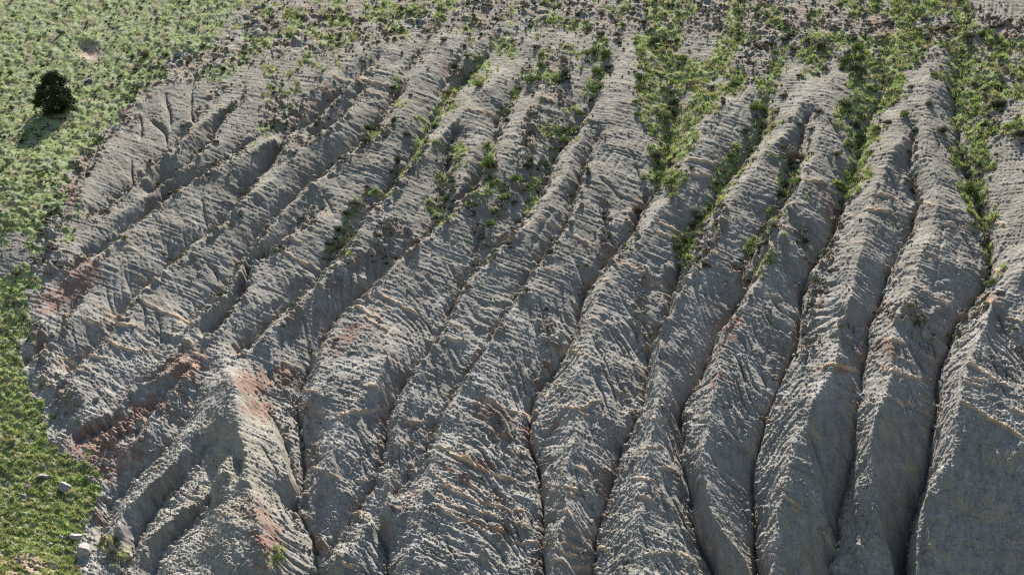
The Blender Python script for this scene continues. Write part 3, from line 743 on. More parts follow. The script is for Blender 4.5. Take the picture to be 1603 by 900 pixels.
# the rest of the hill beyond what the photograph takes in
def outer_slope():
    ci = list(range(0, nx, 8)) + [nx - 1]; ri = list(range(0, ny, 8)) + [ny - 1]
    tu = np.array([math.cos(ASPECT), -math.sin(ASPECT), 0.0])
    ts = np.array([math.sin(ASPECT) * math.cos(DIP), math.cos(ASPECT) * math.cos(DIP), math.sin(DIP)])
    tf = np.array([math.sin(ASPECT), math.cos(ASPECT), 0.08])
    side = [300, 140, 70, 35, 15, 5, 1.5]
    up_ = [tf * 400 + ts * 22, tf * 60 + ts * 22, tf * 10 + ts * 20, ts * 12, ts * 5, ts * 1.5]
    cols = [(0, -d) for d in side] + [(c, 0) for c in ci] + [(nx - 1, d) for d in side[::-1]]
    rows = [(0, u) for u in up_] + [(r, None) for r in ri]
    ns, nu = len(side), len(up_)
    r = np.random.default_rng(9)
    V_ = np.zeros((len(rows), len(cols), 3)); C_ = np.zeros((len(rows), len(cols), 3))
    for a, (ry, u) in enumerate(rows):
        for b_, (cx, d) in enumerate(cols):
            p = PT[ry, cx] + d * tu + (u if u is not None else 0)
            if u is not None or d != 0: p = p + UPN * r.normal(0, 0.05)
            V_[a, b_] = p - UPN * 0.02; C_[a, b_] = soil[ry, cx]
    n_c = len(cols); q = []
    for a in range(len(rows) - 1):
        for b_ in range(n_c - 1):
            if a >= nu and ns <= b_ < n_c - ns - 1: continue
            q.append((a * n_c + b_, (a + 1) * n_c + b_, (a + 1) * n_c + b_ + 1, a * n_c + b_ + 1))
    me = bpy.data.meshes.new("outer_slope")
    me.from_pydata([tuple(x) for x in V_.reshape(-1, 3)], [], q)
    for p in me.polygons: p.use_smooth = True
    set_color(me, "soil", C_)
    me.materials.append(m_soil)
    o = bpy.data.objects.new("outer_slope", me); col.objects.link(o); o["kind"] = "structure"
UPN = NRM / np.linalg.norm(NRM)
outer_slope()

# valley floor far below and beyond the frame
m_floor, t, b = new_mat("valley_soil", 0.95, 0.1)
rgb = t.nodes.new("ShaderNodeRGB"); rgb.outputs[0].default_value = (0.13, 0.14, 0.075, 1)
cc, ff = noise_tint(t, rgb.outputs[0], 0.15, 0.35, 6); t.links.new(cc, b.inputs["Base Color"])
zf = float(PT[..., 2].min()) + 0.6
n = 41
xs = np.linspace(-2500, 2500, n); X, Y = np.meshgrid(xs, xs)
Z = zf + 0.4 * fbm(X / 90, Y / 90, 2, 201)
mf = lattice(np.stack([X, -Y, Z], -1), n, n, "valley_floor"); mf.materials.append(m_floor)
fo = bpy.data.objects.new("valley_floor", mf); col.objects.link(fo); fo["kind"] = "structure"

# ------------------------------------------------------------------ finding spots on the ground
def spot(px, py):
    d = (FX - px) ** 2 + (FY - py) ** 2
    k = np.flatnonzero(d.ravel() < 6.0)
    if len(k) == 0: k = np.array([int(d.argmin())])
    y = PT[..., 1].ravel()[k]
    return PT.reshape(-1, 3)[k[int(np.argmin(y))]]

UPN = NRM / np.linalg.norm(NRM)

# ------------------------------------------------------------------ mesh from triangles / quads
def poly_mesh(name, verts, faces_k, k, mat, rgb=None, smooth_sh=False):
    me = bpy.data.meshes.new(name)
    verts = np.asarray(verts, F32)
    me.vertices.add(len(verts)); me.vertices.foreach_set("co", verts.reshape(-1))
    f = np.asarray(faces_k, np.int32)
    me.loops.add(f.size); me.loops.foreach_set("vertex_index", f.reshape(-1))
    me.polygons.add(len(f)); me.polygons.foreach_set("loop_start", np.arange(0, f.size, k, dtype=np.int32))
    if smooth_sh: me.polygons.foreach_set("use_smooth", np.ones(len(f), bool))
    me.update(calc_edges=True)
    if rgb is not None: set_color(me, "tint", np.asarray(rgb, F32))
    me.materials.append(mat)
    return me

def leaf_mat(name, trans=0.25):
    m, t, b = new_mat(name, 0.75, 0.15)
    at = t.nodes.new("ShaderNodeAttribute"); at.attribute_name = "tint"
    oi = t.nodes.new("ShaderNodeObjectInfo")
    mr = t.nodes.new("ShaderNodeMapRange"); mr.inputs["To Min"].default_value = 0.75; mr.inputs["To Max"].default_value = 1.25
    t.links.new(oi.outputs["Random"], mr.inputs["Value"])
    mx = t.nodes.new("ShaderNodeVectorMath"); mx.operation = 'SCALE'
    t.links.new(at.outputs["Color"], mx.inputs[0]); t.links.new(mr.outputs[0], mx.inputs["Scale"])
    t.links.new(mx.outputs[0], b.inputs["Base Color"])
    tr = t.nodes.new("ShaderNodeBsdfTranslucent"); t.links.new(mx.outputs[0], tr.inputs["Color"])
    ms = t.nodes.new("ShaderNodeMixShader"); ms.inputs[0].default_value = trans
    t.links.new(b.outputs[0], ms.inputs[1]); t.links.new(tr.outputs[0], ms.inputs[2])
    t.links.new(ms.outputs[0], t.nodes["Material Output"].inputs["Surface"])
    return m
m_leaf = leaf_mat("leaf"); m_grass = leaf_mat("grass_blade", 0.5); m_needle = leaf_mat("juniper_needle", 0.08)

# ------------------------------------------------------------------ grass: tufts of blades over the turf
def make_grass():
    inside = (FX > -60) & (FX < 1663) & (FY > -60) & (FY < 960)
    p = (np.clip(grass, 0, 1) ** 1.2 * inside * (0.12 + smooth(-0.25, 0.25, fbm(U / 0.55, V / 0.8, 2, 209)))).ravel()
    ntuft = 52000
    idx = rng.choice(p.size, ntuft, replace=False, p=p / p.sum())
    pos = PT.reshape(-1, 3)[idx] + rng.normal(0, 0.03, (ntuft, 3)) * [1, 0, 0]
    fx = FX.ravel()[idx]; fy = FY.ravel()[idx]
    u = U.ravel()[idx]; v = V.ravel()[idx]
    nb = 17
    leftside = (fx < 400) & (fy < 520)
    kind = fbm(u / 1.3, v / 1.8, 3, 211) + rng.normal(0, 0.25, ntuft)
    size = np.exp(rng.normal(0, 0.35, ntuft)) * np.where(fx < 390, np.where(fy < 380, 0.11, 0.135), 0.175)
    size *= np.where((fx < 200) & (fy > 550), 1.15, 1.0)
    fresh = np.array([0.168, 0.228, 0.064]); sage = np.array([0.230, 0.290, 0.165]); olive = np.array([0.20, 0.22, 0.085]); straw = np.array([0.26, 0.23, 0.12])
    c = np.where((kind > 0.12)[:, None], np.where(leftside[:, None], sage, olive), fresh)
    c = np.where((kind < -0.55)[:, None], straw * 0.7 + fresh * 0.3, c)
    dk = rng.random(ntuft) < 0.13
    c = np.where(dk[:, None], np.array([0.060, 0.085, 0.035]), c)
    c = c * rng.uniform(0.8, 1.2, (ntuft, 1)) * (np.where(fx < 390, np.where(fy < 380, 0.84, 1.08), 1.0) * np.clip(1 + 0.35 * fbm(u / 3.0, v / 3.5, 3, 217), 0.55, 1.4))[:, None]
    dry = (fbm(u / 1.6, v / 2.0, 2, 215) > 0.45)
    c = np.where(dry[:, None], 0.45 * c + 0.55 * np.array([0.24, 0.20, 0.11]), c)
    a = rng.uniform(0, 2 * np.pi, (ntuft, nb)); lean = rng.uniform(0.2, 1.45, (ntuft, nb))
    ln = size[:, None] * rng.uniform(0.6, 1.25, (ntuft, nb))
    d = np.stack([np.cos(a) * np.sin(lean), np.sin(a) * np.sin(lean), np.cos(lean)], -1) + UPN * 0.25
    root = pos[:, None, :] + np.stack([np.cos(a), np.sin(a), a * 0], -1) * (size * 0.35)[:, None, None] * rng.random((ntuft, nb, 1))
    root -= 0.02 * UPN
    tip = root + d * ln[..., None]
    side = np.stack([-np.sin(a), np.cos(a), 0 * a], -1) * (0.009 + 0.040 * size[:, None] * rng.uniform(.5, 1.2, (ntuft, nb)))[..., None]
    vv = np.stack([root - side, root + side, tip], 2).reshape(-1, 3)
    cc = (c[:, None, None, :] * np.ones((1, nb, 3, 1)) * rng.uniform(0.8, 1.2, (ntuft, nb, 1, 1))).reshape(-1, 3)
    f = np.arange(len(vv), dtype=np.int32).reshape(-1, 3)
    me = poly_mesh("grass", vv, f, 3, m_grass, cc)
    o = bpy.data.objects.new("grass", me); col.objects.link(o)
    o["kind"] = "stuff"; o["label"] = "patchy green and grey-green grass tufts on slope and gully floors"
make_grass()

# ------------------------------------------------------------------ crumbs: loose clods of clay
def ico(sub=1):
    t_ = (1 + 5 ** 0.5) / 2
    v = [(-1,t_,0),(1,t_,0),(-1,-t_,0),(1,-t_,0),(0,-1,t_),(0,1,t_),(0,-1,-t_),(0,1,-t_),(t_,0,-1),(t_,0,1),(-t_,0,-1),(-t_,0,1)]
    f = [(0,11,5),(0,5,1),(0,1,7),(0,7,10),(0,10,11),(1,5,9),(5,11,4),(11,10,2),(10,7,6),(7,1,8),(3,9,4),(3,4,2),(3,2,6),(3,6,8),(3,8,9),(4,9,5),(2,4,11),(6,2,10),(8,6,7),(9,8,1)]
    v = [np.array(x, float) / np.linalg.norm(x) for x in v]
    for _ in range(sub):
        cache = {}; nf = []
        def mid(a, b):
            k = (min(a, b), max(a, b))
            if k not in cache:
                m = v[a] + v[b]; v.append(m / np.linalg.norm(m)); cache[k] = len(v) - 1
            return cache[k]
        for a, b_, c in f:
            x, y, z = mid(a, b_), mid(b_, c), mid(c, a)
            nf += [(a, x, z), (b_, y, x), (c, z, y), (x, y, z)]
        f = nf
    return np.array(v), np.array(f)

def make_clods():
    inside = (FX > -40) & (FX < 1643) & (FY > -40) & (FY < 940)
    w = (0.04 + 1.2 * rough + 0.5 * np.clip(inc, 0, 1) + 0.15 * low) * bare * soft * inside
    w = w.ravel() * smooth(-0.4, 0.4, fbm(U / 1.5, V / 1.5, 2, 221)).ravel()
    n = 16000
    idx = rng.choice(w.size, n, replace=False, p=w / w.sum())
    pos = PT.reshape(-1, 3)[idx]
    v0, f0 = ico(0)
    s = np.exp(rng.normal(-2.75, 0.5, n))
    s = np.clip(s, 0.03, 0.26)
    sc = s[:, None, None] * rng.uniform(0.65, 1.25, (n, 1, 3)) * rng.uniform(0.75, 1.2, (n, len(v0), 1))
    q = rng.normal(size=(n, 3, 3)); q, _ = np.linalg.qr(q)
    vv = np.einsum('nij,kj->nki', q, v0) * sc + pos[:, None, :] + UPN * (s * 0.25)[:, None, None]
    cc = soil.reshape(-1, 3)[idx] * rng.uniform(0.8, 1.15, (n, 1))
    cc = np.repeat(cc, len(v0), 0)
    f = (f0[None] + (np.arange(n) * len(v0))[:, None, None]).reshape(-1, 3)
    m, t, b = new_mat("clod", 0.95, 0.1)
    at = t.nodes.new("ShaderNodeAttribute"); at.attribute_name = "tint"
    c1, f1 = noise_tint(t, at.outputs["Color"], 14.0, 0.2); t.links.new(c1, b.inputs["Base Color"])
    o = bpy.data.objects.new("clay_clods", poly_mesh("clay_clods", vv.reshape(-1, 3), f, 3, m, cc)); col.objects.link(o)
    o["kind"] = "stuff"; o["label"] = "loose crumbs and clods of grey clay lying in the gullies"
make_clods()

# ------------------------------------------------------------------ bushes
def leafy(n, rad, squash, leaf, palette, seed, clumps=9, up=0.0):
    """leaf-sized quads gathered in clumps through a rounded volume, with gaps"""
    r = np.random.default_rng(seed)
    cen = r.normal(size=(clumps, 3)); cen /= np.linalg.norm(cen, axis=1)[:, None]
    cen *= r.uniform(0.25, 0.72, (clumps, 1)); cen[:, 2] = np.abs(cen[:, 2]) * 0.9 + 0.05
    k = r.integers(0, clumps, n)
    cr = r.uniform(0.28, 0.5, clumps)
    dirs = r.normal(size=(n, 3)); dirs /= np.linalg.norm(dirs, axis=1)[:, None]
    p = cen[k] + dirs * cr[k][:, None] * r.uniform(0.35, 1.05, (n, 1)) ** 0.5
    p[:, 2] = np.abs(p[:, 2])
    p *= np.array([rad, rad, rad * squash])
    nn = dirs + r.normal(0, 0.5, (n, 3)) + [0, 0, up]; nn /= np.linalg.norm(nn, axis=1)[:, None]
    t1 = np.cross(nn, r.normal(size=(n, 3))); t1 /= np.linalg.norm(t1, axis=1)[:, None]
    t2 = np.cross(nn, t1)
    s = leaf * r.uniform(0.6, 1.4, (n, 1))
    v = np.stack([p - t1 * s * 1.3, p - t2 * s * .6, p + t1 * s * 1.3, p + t2 * s * .6], 1).reshape(-1, 3)
    pal = np.array(palette); kc = r.integers(0, len(pal), clumps)
    c = pal[np.where(r.random(n) < 0.7, kc[k], r.integers(0, len(pal), n))] * r.uniform(0.75, 1.25, (n, 1))
    return v, np.arange(n * 4, dtype=np.int32).reshape(-1, 4), np.repeat(c, 4, 0)

BUSH = {}
pals = {'D': [(0.042,0.058,0.026),(0.060,0.072,0.036),(0.075,0.072,0.048)], 'G': [(0.085,0.140,0.028),(0.130,0.190,0.045),(0.080,0.105,0.038)],
        'S': [(0.120,0.135,0.095),(0.095,0.105,0.075),(0.14,0.13,0.10)], 'B': [(0.11,0.085,0.065),(0.085,0.075,0.055),(0.13,0.10,0.08)]}
for kd in 'DGSB':
    BUSH[kd] = []
    for i in range(4):
        v, f, c = leafy(1300, 1.0, 0.85 + 0.1 * (i % 3), 0.05, pals[kd], 300 + i + ord(kd), clumps=7 + 2 * i)
        BUSH[kd].append(poly_mesh("bush", v, f, 4, m_leaf, c))

BUSHES = [  # photo x, y of the middle, diameter, kind
 (689,10,14,'G'),(531,52,10,'D'),(427,134,9,'D'),(580,195,24,'D'),(572,215,18,'D'),(615,185,14,'D'),(711,100,20,'D'),(747,127,18,'G'),(700,140,18,'D'),(790,172,14,'G'),
 (792,186,12,'D'),(637,205,14,'D'),(695,57,12,'D'),(775,28,12,'D'),(742,20,12,'D'),(732,82,14,'D'),
 (919,41,14,'D'),(940,49,15,'S'),(967,50,16,'D'),(975,35,14,'G'),(925,75,26,'G'),(952,80,26,'G'),(935,105,20,'G'),(952,100,16,'D'),(935,132,22,'G'),(994,64,10,'G'),(970,64,9,'D'),
 (975,74,7,'D'),(832,117,24,'G'),(846,99,18,'G'),(846,82,12,'G'),(840,69,14,'D'),(880,88,10,'G'),(886,110,24,'D'),(875,124,12,'D'),(807,140,17,'G'),(1005,30,14,'D'),(1025,59,22,'D'),
 (1057,60,12,'D'),(996,155,12,'G'),(999,174,13,'G'),(1002,116,20,'G'),(1052,156,24,'D'),(1067,87,16,'G'),(907,172,14,'G'),(900,200,16,'G'),(886,216,14,'G'),(1150,126,16,'G'),(1187,162,24,'G'),
 (1167,202,15,'D'),(1132,157,10,'D'),(1040,175,20,'G'),
 (1237,50,14,'D'),(1225,58,13,'D'),(1210,66,13,'D'),(1212,78,13,'G'),(1287,66,18,'D'),(1342,69,20,'G'),(1337,57,12,'D'),(1346,86,15,'G'),(1320,88,20,'G'),(1289,106,12,'D'),(1340,103,26,'D'),
 (1325,157,20,'D'),(1279,171,15,'D'),(1415,175,17,'G'),(1456,159,12,'D'),(1475,199,17,'D'),(1225,145,13,'D'),(1565,160,17,'D'),(1592,207,21,'D'),(1537,47,16,'G'),(1517,51,18,'D'),(1340,190,20,'D'),
 (1267,200,9,'D'),(1265,218,8,'D'),(1424,132,12,'S'),(1480,41,17,'D'),
 (589,294,12,'G'),(577,290,9,'D'),(555,312,17,'S'),(542,330,15,'D'),(536,359,17,'D'),(515,377,13,'D'),(526,370,9,'D'),(624,245,17,'D'),(701,249,13,'D'),(707,281,13,'D'),(695,307,17,'G'),
 (760,252,26,'G'),(652,375,14,'B'),(532,244,11,'D'),(685,345,14,'D'),(614,266,11,'D'),(767,347,13,'G'),(792,302,19,'G'),
 (806,275,19,'G'),(827,246,17,'S'),(824,257,13,'D'),(1027,236,22,'D'),(1033,270,20,'G'),(1048,282,20,'G'),(1005,277,8,'G'),(1000,325,16,'B'),(1145,240,13,'G'),(1121,286,8,'D'),(1091,327,15,'S'),
 (1085,347,14,'D'),(1097,340,12,'D'),(1080,366,17,'S'),(1062,386,13,'D'),(1125,262,10,'B'),(1075,385,11,'D'),(922,414,7,'G'),
 (1247,240,22,'B'),(1244,280,20,'G'),(1312,237,12,'D'),(1337,280,17,'G'),(1532,257,13,'D'),(1517,290,24,'G'),(1550,441,13,'G'),(1222,300,16,'D'),(1210,352,14,'S'),
 (433,870,13,'G'),(420,866,8,'G'),(80,650,10,'G'),(200,872,9,'S'),(172,860,14,'S'),
 (210,104,13,'D'),(207,85,13,'D'),(225,80,20,'B'),(95,44,20,'D'),(65,96,17,'S'),(17,110,12,'D'),(347,105,12,'D'),(381,79,15,'D'),(284,92,10,'G'),(255,101,12,'S'),(15,164,10,'D'),(212,140,10,'D'),
]
ZONES = [  # x range and y range of a stretch of hillside, phrase
 (0, 400, 0, 300, "on the upper left grass slope"), (0, 480, 300, 900, "near the bottom left corner"),
 (400, 560, 0, 230, "among the upper left ridges"), (560, 680, 0, 230, "between two left ridges near the top"), (680, 780, 0, 160, "in a narrow gully at top middle"),
 (780, 870, 0, 235, "in the upper middle gully"), (870, 962, 0, 235, "left of the long central ridge"), (962, 1022, 0, 235, "beside the top of the central ridge"),
 (1022, 1110, 0, 235, "in the wide grassy gully right of centre"), (1110, 1200, 0, 235, "around the small right of centre ridge top"), (1200, 1262, 0, 235, "in rubble at the upper right"),
 (1262, 1385, 0, 235, "around the upper right ridge crest"), (1385, 1490, 0, 235, "along the pointed far right ridge"), (1490, 1610, 0, 235, "at the far upper right edge"),
 (480, 600, 235, 400, "in the green gully left of centre"), (600, 730, 235, 400, "between the left middle ridges"), (730, 850, 235, 400, "in the rough middle gully"),
 (850, 1060, 235, 430, "below the wide grassy gully"), (1060, 1160, 235, 430, "in the narrow green gully right of centre"), (1160, 1290, 235, 430, "on the rough ridge at right"),
 (1290, 1360, 235, 430, "in the gully left of the right ridge"), (1360, 1610, 235, 500, "in the gully at the far right"),
]
ORD = ["topmost", "second", "third", "fourth", "fifth", "sixth", "seventh", "eighth", "ninth", "tenth", "eleventh", "twelfth"]
LOOK = {'D': "dark green", 'G': "bright green", 'S': "grey green", 'B': "dry brown"}
zone_of = []
for bsh in BUSHES:
    z = next((i for i, q in enumerate(ZONES) if q[0] <= bsh[0] < q[1] and q[2] <= bsh[1] < q[3]), 0)
    zone_of.append(z)
members = {}
for i, bsh in enumerate(BUSHES):
    sz = "small" if bsh[2] < 12 else ("round" if bsh[2] < 18 else "broad")
    members.setdefault((zone_of[i], bsh[3], sz), []).append(i)
labels = {}
for (z, kd, sz), ids in members.items():
    ids = sorted(ids, key=lambda i: BUSHES[i][1])
    for r_, i in enumerate(ids):
        core = f"{sz} {LOOK[kd]} bush {ZONES[z][4]}"
        labels[i] = core if len(ids) == 1 else (f"{ORD[r_]} {core}" if r_ == 0 else f"{ORD[r_]} from top {core}")
for i, (px, py, dm, kd) in enumerate(BUSHES):
    s = dm / 20.0 * 0.5 * 1.7
    p = spot(px, py + dm * 0.38)
    o = bpy.data.objects.new("bush", BUSH[kd][i % 4]); col.objects.link(o)
    o.location = p + UPN * 0.10 * s
    o.rotation_euler = (rng.uniform(-.15, .15), rng.uniform(-.15, .15), rng.uniform(0, 6.28))
    o.scale = (s * rng.uniform(.9, 1.15), s * rng.uniform(.9, 1.15), s * rng.uniform(.8, 1.05))
    o["label"] = labels[i]; o["category"] = "bush"; o["group"] = "bushes " + ZONES[zone_of[i]][4]

# more of the same bushes, smaller, standing in the gullies and rubble
def scatter_scrub(n, n_single):
    inside = (FX > -30) & (FX < 1633) & (FY > -30) & (FY < 560)
    w = (np.clip(grass0, 0, 1) ** 1.0 * 0.4 + 1.1 * rough * (PY < 420) + 0.3 * rough + 0.10 * (PY < 130)) * inside * smooth(-0.3, 0.3, fbm(U / 1.2, V / 1.4, 2, 231)) * np.where((FX < 380) & (grass0 > .8), 1.7, 1)
    w = w.ravel()
    return rng.choice(w.size, n, replace=False, p=w / w.sum())
idx = scatter_scrub(6400, 130)
sizes = np.sort(np.clip(np.exp(rng.normal(-1.6, 0.35, len(idx))), 0.1, 0.42))[::-1]
ZL = [i for i in range(len(ZONES))]
for j in range(130):
    k = idx[j]; px, py = float(FX.ravel()[k]), float(FY.ravel()[k])
    z = next((i for i, q in enumerate(ZONES) if q[0] <= px < q[1] and q[2] <= py < q[3]), None)
    if z is None: continue
    kd = 'DDGDS'[int(rng.integers(0, 5))]
    o = bpy.data.objects.new("bush", BUSH[kd][int(rng.integers(0, 4))]); col.objects.link(o)
    s = float(sizes[j])
    o.location = PT.reshape(-1, 3)[k] + UPN * 0.08 * s
    o.rotation_euler = (0, 0, rng.uniform(0, 6.28)); o.scale = (s, s, s * rng.uniform(.75, 1))
    o["label"] = f"low scattered {LOOK[kd]} scrub bush {ZONES[z][4]}"; o["category"] = "bush"; o["group"] = "scattered scrub " + ZONES[z][4]
SV, SF, SC = [], [], []
base_v = 0
for kd in 'DGSB':
    for i in range(3):
        SV.append(leafy(150, 1.0, 0.9, 0.125, pals[kd], 700 + i + ord(kd), clumps=6))
allv, allc = [], []
for j in range(130, len(idx)):
    v, f, c = SV[int(rng.choice([0, 1, 2, 0, 1, 3, 4, 6, 7, 9, 10, 11]))]
    a = rng.uniform(0, 6.28); s = float(sizes[j]) * 1.0
    Rz = np.array([[math.cos(a), -math.sin(a), 0], [math.sin(a), math.cos(a), 0], [0, 0, 1]])
    allv.append(v @ Rz.T * s + PT.reshape(-1, 3)[idx[j]] + UPN * 0.05 * s); allc.append(c * rng.uniform(.8, 1.25))
allv = np.concatenate(allv); allc = np.concatenate(allc)
o = bpy.data.objects.new("low_scrub", poly_mesh("low_scrub", allv, np.arange(len(allv), dtype=np.int32).reshape(-1, 4), 4, m_leaf, allc)); col.objects.link(o)
o["kind"] = "stuff"; o["label"] = "countless low scrub plants dotted over rubble and gully floors"

# ------------------------------------------------------------------ the juniper
def tube(path, radii, sides=7):
    v, f = [], []
    path = np.array(path, float)
    for i, (p, r_) in enumerate(zip(path, radii)):
        d = path[min(i + 1, len(path) - 1)] - path[max(i - 1, 0)]; d /= np.linalg.norm(d)
        a = np.cross(d, [0.3, 1, 0.1]); a /= np.linalg.norm(a); b_ = np.cross(d, a)
        for k in range(sides):
            an = 2 * math.pi * k / sides
            v.append(p + r_ * (math.cos(an) * a + math.sin(an) * b_))
    for i in range(len(path) - 1):
        for k in range(sides):
            k2 = (k + 1) % sides
            f.append((i * sides + k, i * sides + k2, (i + 1) * sides + k2, (i + 1) * sides + k))
    return v, f

def make_tree():
    root = bpy.data.objects.new("juniper_tree", None); col.objects.link(root)
    p = spot(80, 178)
    root.location = p
    root.scale = (1.62, 1.62, 1.3)
    root["label"] = "lone dark juniper tree casting a shadow on the left grass slope"; root["category"] = "tree"
    m, t, b = new_mat("bark", 0.9, 0.1)
    rgb = t.nodes.new("ShaderNodeRGB"); rgb.outputs[0].default_value = (0.10, 0.07, 0.055, 1)
    c1, f1 = noise_tint(t, rgb.outputs[0], 12, 0.4); t.links.new(c1, b.inputs["Base Color"])
    v, f = tube([(0, 0, -0.15), (0.03, 0, 0.5), (-0.04, .03, 1.3), (0.05, 0, 2.4), (0.02, 0, 3.2)], [0.17, 0.14, 0.11, 0.06, 0.015], 9)
    tr = bpy.data.objects.new("trunk", poly_mesh("trunk", v, f, 4, m, None, True)); col.objects.link(tr); tr.parent = root
    r = np.random.default_rng(5)
    V_, F_, Cc = [], [], []
    bv, bf = [], []
    n = 0
    pal = np.array([(0.022,0.038,0.018),(0.034,0.052,0.024),(0.055,0.074,0.032)])
    for k in range(120):
        z = r.uniform(0.12, 3.5); rad = 1.52 * math.sin(min(1, (z + 0.25) / 1.55) * math.pi / 2) * (1 - max(0, (z - 1.5) / 2.3) ** 1.6)
        a = r.uniform(0, 6.283); rr = rad * r.uniform(0.45, 1.04)
        c = np.array([math.cos(a) * rr, math.sin(a) * rr, z])
        if k % 3 == 0:
            q, w = tube([(0, 0, max(0.1, z * 0.6)), tuple(c * [0.55, 0.55, 1] - [0, 0, z * 0.12]), tuple(c)], [0.05, 0.03, 0.008], 5)
            bf += [tuple(x + len(bv) for x in ff_) for ff_ in w]; bv += q
        m_ = 150
        d = r.normal(size=(m_, 3)); d /= np.linalg.norm(d, axis=1)[:, None]
        cs = r.uniform(0.16, 0.40)
        pp = c + d * cs * r.uniform(0.3, 1.1, (m_, 1)) * [1, 1, 1.15]
        pp[:, 2] = np.maximum(pp[:, 2], 0.0)
        ax = d * 0.7 + r.normal(0, 0.5, (m_, 3)) + [math.cos(a) * .4, math.sin(a) * .4, 0.6]
        ax /= np.linalg.norm(ax, axis=1)[:, None]
        sd = np.cross(ax, r.normal(size=(m_, 3))); sd /= np.linalg.norm(sd, axis=1)[:, None]
        L = r.uniform(0.05, 0.12, (m_, 1)); wd = L * 0.42
        V_.append(np.stack([pp - ax * L * .6, pp + sd * wd, pp + ax * L, pp - sd * wd], 1).reshape(-1, 3))
        cc = pal[r.integers(0, 3)] * r.uniform(0.7, 1.3, (m_, 1))
        if r.random() < 0.05 and z < 1.0: cc = np.array([(0.10, 0.060, 0.035)]) * r.uniform(.6, 1.2, (m_, 1))
        Cc.append(np.repeat(cc, 4, 0))
    V_ = np.concatenate(V_); Cc = np.concatenate(Cc)
    cr = bpy.data.objects.new("crown", poly_mesh("crown", V_, np.arange(len(V_), dtype=np.int32).reshape(-1, 4), 4, m_needle, Cc)); col.objects.link(cr); cr.parent = root
    br = bpy.data.objects.new("branches", poly_mesh("branches", bv, bf, 4, m, None, True)); col.objects.link(br); br.parent = root
make_tree()

# ------------------------------------------------------------------ boulders
m_rock, t, b = new_mat("boulder_rock", 0.85, 0.2)
oi = t.nodes.new("ShaderNodeAttribute"); oi.attribute_type = 'OBJECT'; oi.attribute_name = "stone"
c1, f1 = noise_tint(t, oi.outputs["Color"], 5.0, 0.35, 6); t.links.new(c1, b.inputs["Base Color"])
bp = t.nodes.new("ShaderNodeBump"); bp.inputs["Strength"].default_value = 0.6; bp.inputs["Distance"].default_value = 0.06
t.links.new(f1, bp.inputs["Height"]); t.links.new(bp.outputs[0], b.inputs["Normal"])
def rock_mesh(seed):
    v, f = ico(3)
    r = np.random.default_rng(seed)
    for _ in range(16):                                   # flat broken faces
        nn = r.normal(size=3); nn /= np.linalg.norm(nn); dd = r.uniform(0.42, 0.8)
        over = v @ nn - dd; v = v - np.where(over > 0, over, 0)[:, None] * nn
    v = v * (1 + 0.09 * fbm(v[:, 0] * 2 + seed, v[:, 1] * 2 + v[:, 2] * 1.7, 3, seed))[:, None]
    return poly_mesh("boulder", v, f, 3, m_rock)
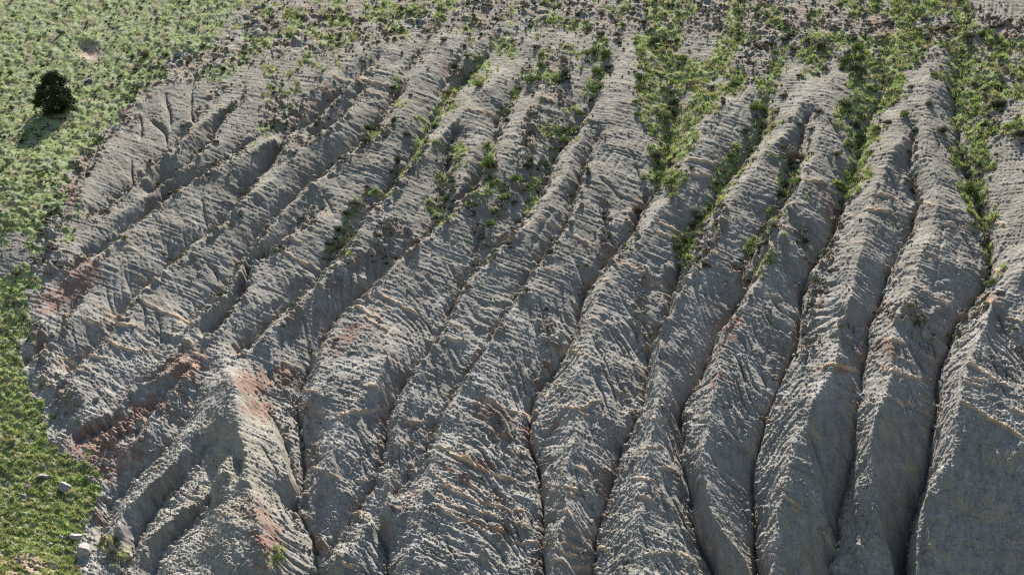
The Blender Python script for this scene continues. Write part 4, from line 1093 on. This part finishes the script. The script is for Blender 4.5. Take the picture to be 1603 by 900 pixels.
ROCKS = [  # x, y, width px, height px, grey, label
 (138,122,19,13,(0.25,0.255,0.27),"blue-grey boulder in the grass to the right of the dark juniper"),
 (137,165,8,7,(0.27,0.27,0.28),"small grey stone below the boulder right of the juniper"),
 (278,83,21,14,(0.27,0.28,0.31),"blue-grey boulder on the upper edge of the bare dome"),
 (393,51,12,10,(0.27,0.28,0.30),"grey boulder on the slope edge near the upper left grass"),
 (405,7,26,9,(0.45,0.44,0.42),"long pale slab of rock at the top edge"),
 (349,90,11,6,(0.55,0.52,0.48),"small whitish stone in grass above the left ridges"),
 (330,66,8,5,(0.5,0.48,0.45),"tiny pale stone between the two blue-grey boulders"),
 (170,187,9,5,(0.45,0.45,0.42),"small pale stone at the grass edge left of the bare dome"),
 (1112,131,17,12,(0.42,0.40,0.37),"pale boulder in the green gully right of the central ridge"),
 (99,758,22,16,(0.42,0.40,0.38),"pale pointed boulder in the middle of the small grass patch"),
 (69,741,22,9,(0.36,0.35,0.34),"flat grey rock slab above the pointed boulder"),
 (133,856,28,19,(0.46,0.43,0.41),"largest pale rugged boulder at the foot of the clay spur"),
 (97,837,16,9,(0.42,0.41,0.40),"low grey rock left of the largest boulder"),
 (120,837,19,10,(0.47,0.44,0.42),"pale rock directly above the largest boulder"),
 (79,848,11,8,(0.50,0.48,0.45),"white stone on the grass bank at bottom left"),
 (84,882,7,14,(0.52,0.48,0.40),"upright pale stone low on the grass bank"),
 (130,812,9,9,(0.52,0.50,0.48),"white stone at the right rim of the small grass patch"),
 (143,808,7,6,(0.5,0.48,0.46),"tiny white stone beside the clay at the grass rim"),
 (114,779,6,5,(0.35,0.34,0.33),"tiny grey stone below the pointed boulder"),
 (23,822,8,5,(0.50,0.46,0.40),"small pale stone on the left of the grass bank"),
 (1568,452,15,9,(0.46,0.43,0.38),"white rock on the tip of the far right pinnacle ridge"),
 (34,420,7,4,(0.55,0.54,0.52),"tiny white stone in rubble at the left edge of frame"),
 (838,179,6,4,(0.50,0.44,0.40),"tiny pale stone in rubble of the upper middle gully"),
 (676,221,7,5,(0.55,0.46,0.40),"tiny pinkish stone at the foot of the green gully left of centre"),
 (45,758,14,9,(0.30,0.29,0.28),"dark grey rock in the grassy wash at bottom left"),
 (38,773,13,9,(0.26,0.25,0.24),"darkest rock at the left of the wash"),
]
for i, (px, py, w_, h_, g_, lab) in enumerate(ROCKS):
    me = rock_mesh(400 + i)
    o = bpy.data.objects.new("boulder", me); col.objects.link(o)
    p = spot(px, py + h_ * 0.35)
    o.location = p + UPN * (h_ / 40.0 * 0.25)
    o.scale = (w_ / 40.0 * 1.25, w_ / 40.0 * 1.0, h_ / 40.0 * 1.25)
    o.rotation_euler = (R(rng.uniform(-12, 12)), R(rng.uniform(5, 18)), R(rng.uniform(-25, 25)))
    o["stone"] = tuple(0.62 * q for q in g_); o["label"] = lab; o["category"] = "boulder" if w_ > 10 else "stone"; o["group"] = "pale and grey rocks on the slope"
